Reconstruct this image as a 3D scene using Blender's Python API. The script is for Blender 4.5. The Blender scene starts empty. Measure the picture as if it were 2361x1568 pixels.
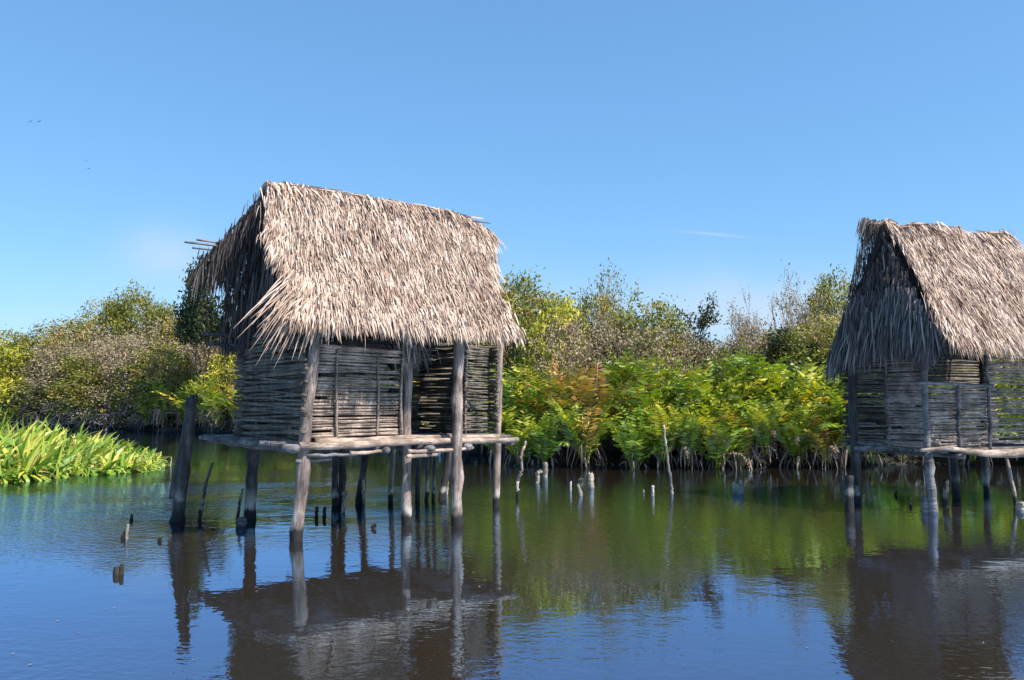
import bpy, math, random
import numpy as np
from mathutils import Vector, Matrix

SEED = 7
rng = np.random.default_rng(SEED)
random.seed(SEED)
scene = bpy.context.scene
col = scene.collection

# ------------------------------------------------------------------ camera
F, CX, CY, HOR, CAMH = 1900.0, 1180.5, 784.0, 930.0, 2.0
PITCH = math.atan((HOR - CY) / F)
cam_d = bpy.data.cameras.new('camera'); cam = bpy.data.objects.new('camera', cam_d)
col.objects.link(cam); scene.camera = cam
cam.location = (0, 0, CAMH); cam.rotation_euler = (math.pi/2 + PITCH, 0, 0)
cam_d.sensor_width = 36.0; cam_d.lens = 36.0 * F / 2361.0
cam_d.clip_start = 0.1; cam_d.clip_end = 8000

def on_water(px, py):
    """a point of the water surface, measured from the photograph"""
    dx = (px-CX)/F; dz = (CY-py)/F
    c, s = math.cos(PITCH), math.sin(PITCH)
    d = Vector((dx, c - dz*s, s + dz*c))
    t = -CAMH / d.z
    return Vector((d.x*t, d.y*t, 0.0))
def at_depth(px, py, Y):
    dx = (px-CX)/F; dz = (CY-py)/F
    c, s = math.cos(PITCH), math.sin(PITCH)
    d = Vector((dx, c - dz*s, s + dz*c)); t = Y / d.y
    return Vector((d.x*t, Y, CAMH + d.z*t))

# ------------------------------------------------------------------ materials
def new_mat(name):
    m = bpy.data.materials.new(name); m.use_nodes = True
    nt = m.node_tree; nt.nodes.clear()
    return m, nt, nt.nodes, nt.links
def ramp(nodes, stops, interp='LINEAR'):
    r = nodes.new('ShaderNodeValToRGB'); r.color_ramp.interpolation = interp
    e = r.color_ramp.elements
    while len(e) < len(stops): e.new(0.5)
    for i, (p, c) in enumerate(stops):
        e[i].position = p; e[i].color = (*c, 1)
    return r

def mat_blades(name, stops, rough=0.85, transl=0.0, attr=None, gloss=0.25, stain=0.0):
    m, nt, N, L = new_mat(name)
    out = N.new('ShaderNodeOutputMaterial'); bs = N.new('ShaderNodeBsdfPrincipled')
    r = ramp(N, stops)
    if attr:
        a = N.new('ShaderNodeAttribute'); a.attribute_name = attr; L.new(a.outputs['Fac'], r.inputs[0])
    else:
        g = N.new('ShaderNodeNewGeometry'); L.new(g.outputs['Random Per Island'], r.inputs[0])
    if stain:
        gp = N.new('ShaderNodeNewGeometry'); ns = N.new('ShaderNodeTexNoise'); ns.inputs['Scale'].default_value = 1.7; ns.inputs['Detail'].default_value = 5
        L.new(gp.outputs['Position'], ns.inputs['Vector'])
        rs = ramp(N, [(0.34, (0.62, 0.55, 0.50)), (0.47, (0.88, 0.83, 0.78)), (0.58, (1, 1, 1)), (0.72, (1.0, 0.93, 0.84))]); L.new(ns.outputs['Fac'], rs.inputs[0])
        ms = N.new('ShaderNodeMix'); ms.data_type = 'RGBA'; ms.blend_type = 'MULTIPLY'; ms.inputs[0].default_value = stain
        L.new(r.outputs[0], ms.inputs[6]); L.new(rs.outputs[0], ms.inputs[7])
        class _O: outputs = [ms.outputs[2]]
        r = _O
    L.new(r.outputs[0], bs.inputs['Base Color'])
    bs.inputs['Roughness'].default_value = rough
    bs.inputs['Specular IOR Level'].default_value = gloss
    if transl > 0:
        t = N.new('ShaderNodeBsdfTranslucent'); mx = N.new('ShaderNodeMixShader')
        hs = N.new('ShaderNodeHueSaturation'); hs.inputs['Saturation'].default_value = 1.1
        hs.inputs['Value'].default_value = 1.3
        L.new(r.outputs[0], hs.inputs['Color']); L.new(hs.outputs[0], t.inputs[0])
        mx.inputs[0].default_value = transl*0.6
        L.new(bs.outputs[0], mx.inputs[1]); L.new(t.outputs[0], mx.inputs[2])
        L.new(mx.outputs[0], out.inputs[0])
    else:
        L.new(bs.outputs[0], out.inputs[0])
    return m

def mat_wood(name, stops, wet=True, scale=(14, 14, 2.0), rough=0.8, bleach=0.0):
    """weathered round wood: grain along the pole, stains, wet dark foot at the water line"""
    m, nt, N, L = new_mat(name)
    out = N.new('ShaderNodeOutputMaterial'); bs = N.new('ShaderNodeBsdfPrincipled')
    geo = N.new('ShaderNodeNewGeometry')
    mp = N.new('ShaderNodeMapping'); mp.inputs['Scale'].default_value = scale
    L.new(geo.outputs['Position'], mp.inputs[0])
    n1 = N.new('ShaderNodeTexNoise'); n1.inputs['Scale'].default_value = 1.0; n1.inputs['Detail'].default_value = 6
    n1.inputs['Roughness'].default_value = 0.65
    L.new(mp.outputs[0], n1.inputs['Vector'])
    r = ramp(N, stops); L.new(n1.outputs['Fac'], r.inputs[0])
    # each stick a little different
    hs = N.new('ShaderNodeHueSaturation'); L.new(r.outputs[0], hs.inputs['Color'])
    mr = N.new('ShaderNodeMapRange'); mr.inputs['To Min'].default_value = 0.65; mr.inputs['To Max'].default_value = 1.3
    L.new(geo.outputs['Random Per Island'], mr.inputs['Value']); L.new(mr.outputs[0], hs.inputs['Value'])
    colour = hs.outputs[0]
    # large stains
    n2 = N.new('ShaderNodeTexNoise'); n2.inputs['Scale'].default_value = 3.2; n2.inputs['Detail'].default_value = 3
    L.new(geo.outputs['Position'], n2.inputs['Vector'])
    r2 = ramp(N, [(0.38, (0, 0, 0)), (0.62, (1, 1, 1))]); L.new(n2.outputs['Fac'], r2.inputs[0])
    mx = N.new('ShaderNodeMix'); mx.data_type = 'RGBA'; mx.blend_type = 'MULTIPLY'
    mx.inputs[0].default_value = 0.55
    L.new(colour, mx.inputs[6]); L.new(r2.outputs[0], mx.inputs[7])
    colour = mx.outputs[2]
    mpc = N.new('ShaderNodeMapping'); mpc.inputs['Scale'].default_value = tuple(x*3.2 for x in scale)
    L.new(geo.outputs['Position'], mpc.inputs[0])
    nc = N.new('ShaderNodeTexNoise'); nc.inputs['Scale'].default_value = 1.0; nc.inputs['Detail'].default_value = 2
    L.new(mpc.outputs[0], nc.inputs['Vector'])
    rc = ramp(N, [(0.34, (0.25, 0.23, 0.22)), (0.42, (1, 1, 1))]); L.new(nc.outputs['Fac'], rc.inputs[0])
    mc = N.new('ShaderNodeMix'); mc.data_type = 'RGBA'; mc.blend_type = 'MULTIPLY'; mc.inputs[0].default_value = 0.8
    L.new(colour, mc.inputs[6]); L.new(rc.outputs[0], mc.inputs[7]); colour = mc.outputs[2]
    if wet:
        sep = N.new('ShaderNodeSeparateXYZ'); L.new(geo.outputs['Position'], sep.inputs[0])
        rb = ramp(N, [(0.0, (0, 0, 0)), (0.10, (0.0, 0.0, 0.0)), (0.16, (1, 1, 1)), (0.30, (0.7, 0.7, 0.7)), (0.55, (0, 0, 0))])
        L.new(sep.outputs['Z'], rb.inputs[0])
        rn = ramp(N, [(0.47, (0, 0, 0)), (0.60, (0.75, 0.75, 0.75))]); L.new(n2.outputs['Fac'], rn.inputs[0])
        mb_ = N.new('ShaderNodeMath'); mb_.operation = 'MULTIPLY'; L.new(rb.outputs[0], mb_.inputs[0]); L.new(rn.outputs[0], mb_.inputs[1])
        m3 = N.new('ShaderNodeMix'); m3.data_type = 'RGBA'; L.new(mb_.outputs[0], m3.inputs[0]); L.new(colour, m3.inputs[6])
        m3.inputs[7].default_value = (0.46, 0.43, 0.38, 1); colour = m3.outputs[2]
        ad = N.new('ShaderNodeMath'); ad.operation = 'MULTIPLY_ADD'
        L.new(n1.outputs['Fac'], ad.inputs[0]); ad.inputs[1].default_value = -0.22; L.new(sep.outputs['Z'], ad.inputs[2])
        rw = ramp(N, [(0.0, (1, 1, 1)), (0.03, (1, 1, 1)), (0.10, (0, 0, 0))])
        L.new(ad.outputs[0], rw.inputs[0])
        m2 = N.new('ShaderNodeMix'); m2.data_type = 'RGBA'
        L.new(rw.outputs[0], m2.inputs[0]); L.new(colour, m2.inputs[6]); m2.inputs[7].default_value = (0.018, 0.017, 0.016, 1)
        colour = m2.outputs[2]
    L.new(colour, bs.inputs['Base Color'])
    bs.inputs['Roughness'].default_value = rough; bs.inputs['Specular IOR Level'].default_value = 0.3
    bp = N.new('ShaderNodeBump'); bp.inputs['Strength'].default_value = 1.0; bp.inputs['Distance'].default_value = 0.02
    L.new(n1.outputs['Fac'], bp.inputs['Height']); L.new(bp.outputs[0], bs.inputs['Normal'])
    L.new(bs.outputs[0], out.inputs[0])
    return m

M = {}
M['thatch'] = mat_blades('dry_palm_thatch', [(0.0, (0.110, 0.074, 0.059)), (0.14, (0.264, 0.191, 0.156)), (0.45, (0.462, 0.355, 0.290)),
                                             (0.8, (0.616, 0.491, 0.403)), (1.0, (0.814, 0.687, 0.569))], 0.8, 0.06, stain=0.85)
M['thatch_old_shaded'] = mat_blades('old_thatch_shaded', [(0.0, (0.04, 0.034, 0.034)), (0.5, (0.12, 0.10, 0.095)), (0.85, (0.24, 0.205, 0.19)), (1.0, (0.36, 0.315, 0.29))], 0.85, 0.02)  # grey thatch, darkened to carry the shade of hanging parts in its colour
M['thatch_deep_shade'] = mat_blades('deep_shade_thatch', [(0.0, (0.025, 0.02, 0.02)), (0.6, (0.075, 0.062, 0.058)), (1.0, (0.16, 0.135, 0.125))], 0.9)  # darkest thatch copy: shade of back slope and gables put into the colour
M['thatch_core'] = mat_blades('thatch_underlayer', [(0.0, (0.04, 0.03, 0.026)), (1.0, (0.055, 0.042, 0.036))], 0.9)  # dark tone paints the shade seen in gaps between the blades
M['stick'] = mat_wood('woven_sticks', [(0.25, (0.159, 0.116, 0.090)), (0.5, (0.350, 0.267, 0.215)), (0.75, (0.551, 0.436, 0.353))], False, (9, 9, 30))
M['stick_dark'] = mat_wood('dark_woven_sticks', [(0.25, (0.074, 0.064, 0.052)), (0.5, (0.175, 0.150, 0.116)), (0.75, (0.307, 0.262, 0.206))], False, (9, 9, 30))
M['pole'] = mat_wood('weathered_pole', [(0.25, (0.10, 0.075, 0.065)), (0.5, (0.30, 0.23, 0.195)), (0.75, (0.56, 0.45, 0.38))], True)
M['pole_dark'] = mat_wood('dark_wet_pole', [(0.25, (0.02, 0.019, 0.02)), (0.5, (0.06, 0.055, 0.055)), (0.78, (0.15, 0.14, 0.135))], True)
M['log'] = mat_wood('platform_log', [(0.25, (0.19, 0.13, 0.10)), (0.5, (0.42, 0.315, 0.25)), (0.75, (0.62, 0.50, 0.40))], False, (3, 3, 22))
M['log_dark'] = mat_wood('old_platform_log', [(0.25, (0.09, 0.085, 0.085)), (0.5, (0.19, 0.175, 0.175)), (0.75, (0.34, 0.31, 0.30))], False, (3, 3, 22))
M['bleached'] = mat_wood('bleached_wood', [(0.2, (0.213, 0.180, 0.138)), (0.5, (0.367, 0.322, 0.257)), (0.8, (0.474, 0.421, 0.342))], False)
M['bark'] = mat_wood('grey_bark', [(0.25, (0.24, 0.20, 0.175)), (0.5, (0.42, 0.36, 0.32)), (0.75, (0.58, 0.52, 0.47))], False)
M['bark_dark'] = mat_wood('dark_bark', [(0.25, (0.038, 0.030, 0.027)), (0.5, (0.075, 0.061, 0.052)), (0.75, (0.128, 0.108, 0.091))], False)

def leafm(name, stops, tr=0.35, rough=0.5, gloss=0.3): M[name] = mat_blades(name, stops, rough, tr, 'tint', gloss)
leafm('leaf_olive',  [(0.0, (0.088, 0.072, 0.035)), (0.3, (0.114, 0.138, 0.024)), (0.6, (0.201, 0.217, 0.035)), (0.85, (0.310, 0.276, 0.048)), (1.0, (0.404, 0.263, 0.071))])
leafm('leaf_yellow', [(0.0, (0.12, 0.13, 0.02)), (0.4, (0.30, 0.31, 0.03)), (0.75, (0.48, 0.46, 0.05)), (1.0, (0.62, 0.56, 0.09))])
leafm('leaf_dark',   [(0.0, (0.025, 0.035, 0.016)), (0.5, (0.05, 0.07, 0.025)), (0.85, (0.095, 0.105, 0.035)), (1.0, (0.20, 0.13, 0.05))])
leafm('leaf_dry',    [(0.0, (0.150, 0.117, 0.087)), (0.35, (0.290, 0.226, 0.166)), (0.6, (0.240, 0.221, 0.091)), (0.82, (0.400, 0.310, 0.216)), (1.0, (0.420, 0.273, 0.141))], 0.25)
leafm('fern_green',  [(0.0, (0.070, 0.092, 0.017)), (0.25, (0.138, 0.217, 0.023)), (0.5, (0.262, 0.356, 0.034)), (0.72, (0.457, 0.487, 0.054)), (0.88, (0.663, 0.436, 0.062)), (1.0, (0.581, 0.290, 0.069))], 0.4, 0.45, 0.5)
leafm('fern_orange', [(0.0, (0.09, 0.12, 0.025)), (0.3, (0.22, 0.23, 0.04)), (0.55, (0.42, 0.28, 0.05)), (0.8, (0.40, 0.19, 0.055)), (1.0, (0.31, 0.15, 0.08))], 0.35, 0.45, 0.5)
leafm('fern_dead',   [(0.0, (0.074, 0.050, 0.044)), (0.4, (0.155, 0.110, 0.093)), (0.75, (0.261, 0.186, 0.153)), (1.0, (0.341, 0.261, 0.208))], 0.2, 0.8)
leafm('marsh_leaf',  [(0.0, (0.17, 0.12, 0.06)), (0.10, (0.05, 0.11, 0.02)), (0.35, (0.13, 0.25, 0.03)), (0.65, (0.28, 0.37, 0.05)), (0.85, (0.45, 0.46, 0.07)), (0.95, (0.60, 0.54, 0.14)), (1.0, (0.52, 0.40, 0.12))], 0.35, 0.4)

def mat_ground():
    m, nt, N, L = new_mat('bank_mud')
    out = N.new('ShaderNodeOutputMaterial'); bs = N.new('ShaderNodeBsdfPrincipled')
    geo = N.new('ShaderNodeNewGeometry'); n = N.new('ShaderNodeTexNoise'); n.inputs['Scale'].default_value = 0.8; n.inputs['Detail'].default_value = 8
    L.new(geo.outputs['Position'], n.inputs['Vector'])
    r = ramp(N, [(0.3, (0.015, 0.013, 0.010)), (0.55, (0.03, 0.026, 0.018)), (0.75, (0.06, 0.055, 0.03))])
    L.new(n.outputs['Fac'], r.inputs[0]); L.new(r.outputs[0], bs.inputs['Base Color']); bs.inputs['Roughness'].default_value = 0.9
    L.new(bs.outputs[0], out.inputs[0]); return m
M['ground'] = mat_ground()

def mat_water():
    m, nt, N, L = new_mat('lagoon_water')
    out = N.new('ShaderNodeOutputMaterial')
    geo = N.new('ShaderNodeNewGeometry')
    def noise(sx, sy, detail, rough=0.5, rot=0.0):
        mp = N.new('ShaderNodeMapping'); mp.inputs['Scale'].default_value = (sx, sy, 1); mp.inputs['Rotation'].default_value = (0, 0, rot)
        L.new(geo.outputs['Position'], mp.inputs[0])
        t = N.new('ShaderNodeTexNoise'); t.inputs['Scale'].default_value = 1; t.inputs['Detail'].default_value = detail
        t.inputs['Roughness'].default_value = rough
        L.new(mp.outputs[0], t.inputs['Vector']); return t.outputs['Fac']
    fine = noise(8.0, 11.0, 2, 0.5, 0.25)
    mid = noise(2.2, 3.4, 2, 0.5, -0.2)
    swell = noise(0.5, 0.8, 1, 0.5, 0.4)
    patch = noise(0.13, 0.20, 2, 0.5, 0.5)
    pr = ramp(N, [(0.40, (0.15, 0.15, 0.15)), (0.60, (1.7, 1.7, 1.7))]); L.new(patch, pr.inputs[0])
    a = N.new('ShaderNodeMath'); a.operation = 'MULTIPLY'; L.new(fine, a.inputs[0]); L.new(pr.outputs[0], a.inputs[1])
    b = N.new('ShaderNodeMath'); b.operation = 'MULTIPLY_ADD'; L.new(mid, b.inputs[0]); b.inputs[1].default_value = 0.8; L.new(a.outputs[0], b.inputs[2])
    c = N.new('ShaderNodeMath'); c.operation = 'MULTIPLY_ADD'; L.new(swell, c.inputs[0]); c.inputs[1].default_value = 1.0; L.new(b.outputs[0], c.inputs[2])
    # a breeze patch on the far left of the hut
    sp = N.new('ShaderNodeSeparateXYZ'); L.new(geo.outputs['Position'], sp.inputs[0])
    def mn(op, a_, b_=None, c_=None):
        n_ = N.new('ShaderNodeMath'); n_.operation = op
        for i_, x_ in enumerate((a_, b_, c_)):
            if x_ is None: continue
            if isinstance(x_, (int, float)): n_.inputs[i_].default_value = x_
            else: L.new(x_, n_.inputs[i_])
        return n_.outputs[0]
    ex = mn('POWER', mn('ABSOLUTE', mn('DIVIDE', mn('ADD', sp.outputs['X'], 8.0), 6.5)), 2.0)
    ey = mn('POWER', mn('ABSOLUTE', mn('DIVIDE', mn('SUBTRACT', sp.outputs['Y'], 18.5), 4.5)), 2.0)
    breeze = mn('POWER', 2.718, mn('MULTIPLY', mn('ADD', ex, ey), -1.0))
    bp = N.new('ShaderNodeBump'); bp.inputs['Strength'].default_value = 1.0
    L.new(mn('MULTIPLY_ADD', breeze, 0.010, 0.0032), bp.inputs['Distance'])
    L.new(c.outputs[0], bp.inputs['Height'])
    df = N.new('ShaderNodeBsdfDiffuse'); df.inputs[0].default_value = (0.029, 0.022, 0.012, 1)
    gl = N.new('ShaderNodeBsdfGlossy'); gl.inputs['Color'].default_value = (0.50, 0.72, 1.0, 1); gl.inputs['Roughness'].default_value = 0.015
    fr = N.new('ShaderNodeFresnel'); fr.inputs[0].default_value = 3.0
    mx = N.new('ShaderNodeMixShader'); fm = N.new('ShaderNodeMath'); fm.operation = 'MULTIPLY'; fm.use_clamp = True; fm.inputs[1].default_value = 1.35
    for x in (gl, fr): L.new(bp.outputs[0], x.inputs['Normal'])
    L.new(fr.outputs[0], fm.inputs[0]); L.new(fm.outputs[0], mx.inputs[0]); L.new(df.outputs[0], mx.inputs[1]); L.new(gl.outputs[0], mx.inputs[2])
    L.new(mx.outputs[0], out.inputs[0]); return m
M['water'] = mat_water()

# ------------------------------------------------------------------ mesh helpers
class MB:
    """collects pieces of ONE object"""
    def __init__(self): self.v = []; self.f = []; self.n = 0; self.t = []
    def add(self, verts, faces, tint=None):
        verts = np.asarray(verts, float).reshape(-1, 3); o = self.n
        self.v.append(verts); self.n += len(verts)
        faces = np.asarray(faces, int) + o
        self.f.append(faces)
        if tint is None: tint = np.zeros(len(faces))
        elif np.isscalar(tint): tint = np.full(len(faces), tint)
        self.t.append(np.asarray(tint, float))
    def tube(self, pts, radii, sides=7, tint=None, wob=0.0, squash=None):
        pts = np.asarray(pts, float); k = len(pts)
        radii = np.full(k, radii) if np.isscalar(radii) else np.asarray(radii, float)
        tan = np.gradient(pts, axis=0); tan /= np.linalg.norm(tan, axis=1)[:, None] + 1e-9
        ref = np.array([0.31, 0.17, 0.93]) if abs(tan[0][2]) < 0.8 else np.array([0.95, 0.2, 0.1])
        a = np.cross(tan, ref); a /= np.linalg.norm(a, axis=1)[:, None]
        b = np.cross(tan, a)
        ang = np.linspace(0, 2*np.pi, sides, endpoint=False)
        rr = radii[:, None] * (1 + wob * rng.normal(size=(k, sides)))
        ring = pts[:, None, :] + rr[:, :, None] * (np.cos(ang)[None, :, None]*a[:, None, :] + np.sin(ang)[None, :, None]*b[:, None, :])
        v = ring.reshape(-1, 3)
        i = np.arange(k-1)[:, None]*sides; j = np.arange(sides)[None, :]; j2 = (j+1) % sides
        f = np.stack([i+j, i+j2, i+sides+j2, i+sides+j], -1).reshape(-1, 4)
        v = np.vstack([v, pts[0], pts[-1]])
        c0, c1 = k*sides, k*sides+1
        j = np.arange(sides); j2 = (j+1) % sides
        f = np.vstack([f, np.stack([np.full(sides, c0), j2, j, j], -1), np.stack([np.full(sides, c1), (k-1)*sides+j, (k-1)*sides+j2, (k-1)*sides+j2], -1)])
        self.add(v, f, tint)
    def build(self, name, mat, parent=None, smooth=False, tint=False):
        v = np.vstack(self.v); f = np.vstack(self.f)
        tri = f[:, 2] == f[:, 3]
        me = bpy.data.meshes.new(name)
        faces_n = np.where(tri, 3, 4)
        me.vertices.add(len(v)); me.vertices.foreach_set('co', v.astype(np.float32).ravel())
        loops = f.ravel()[np.stack([np.ones_like(tri), np.ones_like(tri), np.ones_like(tri), ~tri], -1).ravel()]
        me.loops.add(len(loops)); me.loops.foreach_set('vertex_index', loops.astype(np.int32))
        me.polygons.add(len(f))
        start = np.concatenate([[0], np.cumsum(faces_n)[:-1]])
        me.polygons.foreach_set('loop_start', start.astype(np.int32))
        me.polygons.foreach_set('loop_total', faces_n.astype(np.int32))
        me.polygons.foreach_set('use_smooth', np.full(len(f), smooth))
        if tint:
            at = me.attributes.new('tint', 'FLOAT', 'FACE')
            at.data.foreach_set('value', np.clip(np.concatenate(self.t), 0, 1).astype(np.float32))
        me.update(calc_edges=True); me.validate()
        me.materials.append(mat)
        o = bpy.data.objects.new(name, me); col.objects.link(o)
        if parent: o.parent = parent
        return o

def tag(o, label=None, cat=None, group=None, kind=None):
    if label: o['label'] = label
    if cat: o['category'] = cat
    if group: o['group'] = group
    if kind: o['kind'] = kind
    return o
def empty(name, loc=(0, 0, 0), rz=0.0):
    o = bpy.data.objects.new(name, None); col.objects.link(o)
    o.location = loc; o.rotation_euler = (0, 0, rz); o.empty_display_size = 0.3
    return o
def copy_tree(o, parent=None):
    c = o.copy(); col.objects.link(c); c.parent = parent
    for ch in list(o.children): copy_tree(ch, c)
    return c

def unit(a): return a / (np.linalg.norm(a, axis=-1, keepdims=True) + 1e-9)
def strips(mb, root, d0, nrm, length, width, droop, prof=(1, 1, .85, .12), twist=0.5, tint=None, wind=0.0):
    """many thin leaf blades: root, start direction, face normal, length, width; droop bends them to the ground"""
    n = len(root); K = len(prof)
    d = unit(d0.copy()); p = root.copy()
    tw = rng.normal(0, twist, n)
    side = unit(np.cross(d, nrm)); nn = np.cross(side, d)
    side = side*np.cos(tw)[:, None] + nn*np.sin(tw)[:, None]
    rows = []
    step = (length/(K-1))[:, None]
    down = np.array([0, 0, -1.0])
    for k in range(K):
        w = (width*prof[k]*0.5)[:, None]
        rows.append(p - side*w); rows.append(p + side*w)
        d = unit(d + down*(droop/(K-1))[:, None] + rng.normal(0, wind, (n, 3)))
        p = p + d*step
    V = np.stack(rows, 1).reshape(n, 2*K, 3)
    base = (np.arange(n)*2*K)[:, None, None]
    k = np.arange(K-1)
    f = np.stack([2*k, 2*k+1, 2*k+3, 2*k+2], -1)[None] + base
    t = None if tint is None else np.repeat(tint, K-1)
    mb.add(V.reshape(-1, 3), f.reshape(-1, 4), t)

def wav(pts, amp):
    """gently crooked pole through the given end points"""
    return pts
def pole_pts(a, b, n=8, bend=0.02, seed=None):
    a = np.array(a, float); b = np.array(b, float)
    r = np.random.default_rng(seed if seed is not None else int(rng.integers(1e9)))
    t = np.linspace(0, 1, n)[:, None]
    L = np.linalg.norm(b-a)
    off = np.cumsum(r.normal(0, bend, (n, 3)), 0); off -= off[0] + (off[-1]-off[0])*t
    return a + (b-a)*t + off*min(1, L)
def pole(mb, a, b, r0, r1=None, n=9, bend=0.012, sides=9, wob=0.05, seed=None):
    r1 = r0 if r1 is None else r1
    pts = pole_pts(a, b, n, bend, seed)
    rad = np.linspace(r0, r1, n) * (1 + 0.08*rng.normal(size=n))
    mb.tube(pts, rad, sides, wob=wob)
def one_pole(name, mat, parent, *a, **k):
    mb = MB(); pole(mb, *a, **k); return mb.build(name, mat, parent, smooth=True)

def weave(mb, a, b, z0, z1, spacing=0.05, r=0.019, stakes=4, amp=0.018, skip=0.0, over=(0.06, 0.06), slope=0.0, sag=0.008):
    """horizontal sticks woven round upright stakes, from a to b (x, y in hut space)"""
    a = np.array(a, float); b = np.array(b, float); L = np.linalg.norm(b-a); u = (b-a)/L; nrm = np.array([-u[1], u[0]])
    z = z0; i = 0
    while z < z1:
        i += 1
        zz = z + rng.normal(0, spacing*0.16)
        z += spacing*rng.uniform(0.8, 1.2)
        if rng.random() < skip: continue
        s0 = -over[0]*rng.uniform(0.2, 1.3); s1 = L + over[1]*rng.uniform(0.2, 1.3)
        if rng.random() < 0.12: s1 -= L*rng.uniform(0.1, 0.45)
        if rng.random() < 0.08: s0 += L*rng.uniform(0.1, 0.4)
        n = 9
        s = np.linspace(s0, s1, n)
        ph = math.pi*(i % 2)
        off = amp*np.cos(s/L*math.pi*stakes + ph)
        dz = np.cumsum(rng.normal(0, sag*0.5, n)) + slope*(s-L/2)*rng.normal(0, 1)
        P = np.stack([a[0]+u[0]*s+nrm[0]*off, a[1]+u[1]*s+nrm[1]*off, zz+dz], -1)
        rr = r*rng.uniform(0.7, 1.2)
        mb.tube(P, np.linspace(rr, rr*rng.uniform(0.65, 1.0), n), 6, wob=0.06)

# ------------------------------------------------------------------ sky, sun
SUN_AZ, SUN_EL = math.radians(56), math.radians(51)     # azimuth from behind the camera to the right
to_sun = Vector((math.sin(SUN_AZ)*math.cos(SUN_EL), -math.cos(SUN_AZ)*math.cos(SUN_EL), math.sin(SUN_EL)))
sl = bpy.data.lights.new('sun', 'SUN'); so = bpy.data.objects.new('sun', sl); col.objects.link(so)
sl.energy = 5.0; sl.angle = math.radians(0.53); sl.color = (1.0, 0.91, 0.80)
so.rotation_euler = to_sun.to_track_quat('Z', 'Y').to_euler(); so.location = (20, -20, 40)

w = bpy.data.worlds.new('World'); scene.world = w; w.use_nodes = True
nt = w.node_tree; nt.nodes.clear(); N = nt.nodes; L = nt.links
bg = N.new('ShaderNodeBackground'); wo = N.new('ShaderNodeOutputWorld')
sky = N.new('ShaderNodeTexSky'); sky.sky_type = 'NISHITA'; sky.sun_disc = False
sky.sun_elevation = SUN_EL; sky.sun_rotation = math.atan2(to_sun.x, to_sun.y)
sky.air_density = 1.0; sky.dust_density = 0.35; sky.ozone_density = 3.2; sky.altitude = 0
hs = N.new('ShaderNodeHueSaturation'); hs.inputs['Saturation'].default_value = 1.1
gm = N.new('ShaderNodeGamma'); gm.inputs['Gamma'].default_value = 0.58; L.new(sky.outputs[0], gm.inputs['Color'])
tm = N.new('ShaderNodeMix'); tm.data_type = 'RGBA'; tm.blend_type = 'MULTIPLY'; tm.inputs[0].default_value = 1.0
tm.inputs[7].default_value = (0.98, 1.37, 1.74, 1); tm.clamp_result = False
L.new(gm.outputs[0], tm.inputs[6]); L.new(tm.outputs[2], hs.inputs['Color'])
# thin cloud wisps: directions (x/y, z/y) of the sky
tc = N.new('ShaderNodeTexCoord'); sx = N.new('ShaderNodeSeparateXYZ'); L.new(tc.outputs['Generated'], sx.inputs[0])
def math_node(op, a, b=None, c=None):
    n = N.new('ShaderNodeMath'); n.operation = op
    for i, x in enumerate((a, b, c)):
        if x is None: continue
        if isinstance(x, (int, float)): n.inputs[i].default_value = x
        else: L.new(x, n.inputs[i])
    return n.outputs[0]
ysafe = math_node('MAXIMUM', sx.outputs['Y'], 0.05)
gx = math_node('DIVIDE', sx.outputs['X'], ysafe); gz = math_node('DIVIDE', sx.outputs['Z'], ysafe)
cn = N.new('ShaderNodeTexNoise'); cn.inputs['Scale'].default_value = 9; cn.inputs['Detail'].default_value = 6
cb = N.new('ShaderNodeCombineXYZ'); L.new(gx, cb.inputs[0]); L.new(gz, cb.inputs[1]); L.new(cb.outputs[0], cn.inputs['Vector'])
def blob(px, py, wx, wz, tilt, amount):
    cx_, cz_ = (px-CX)/F, (HOR-py)/F
    dx = math_node('SUBTRACT', gx, cx_); dz = math_node('SUBTRACT', gz, cz_)
    dz = math_node('MULTIPLY_ADD', dx, tilt, dz)
    q = math_node('ADD', math_node('POWER', math_node('ABSOLUTE', math_node('DIVIDE', dx, wx)), 2.0), math_node('POWER', math_node('ABSOLUTE', math_node('DIVIDE', dz, wz)), 2.0))
    g = math_node('POWER', 2.718, math_node('MULTIPLY', q, -1.0))
    return math_node('MULTIPLY', math_node('MULTIPLY', g, cn.outputs['Fac']), amount)
mask = math_node('ADD', blob(370, 585, 0.05, 0.032, 0.0, 1.1), blob(1650, 536, 0.040, 0.0016, 0.09, 0.65))
mask = math_node('ADD', mask, blob(900, 800, 1.1, 0.075, 0.0, 0.55))
mask = math_node('ADD', mask, blob(1800, 720, 0.22, 0.040, 0.0, 0.9))
mixc = N.new('ShaderNodeMix'); mixc.data_type = 'RGBA'
L.new(mask, mixc.inputs[0]); L.new(hs.outputs[0], mixc.inputs[6]); mixc.inputs[7].default_value = (3.2, 3.6, 4.1, 1)
L.new(mixc.outputs[2], bg.inputs['Color']); bg.inputs['Strength'].default_value = 0.13
L.new(bg.outputs[0], wo.inputs[0])
scene.view_settings.view_transform = 'Standard'; scene.view_settings.look = 'None'
scene.view_settings.exposure = 0.78; scene.view_settings.gamma = 1.0

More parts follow.
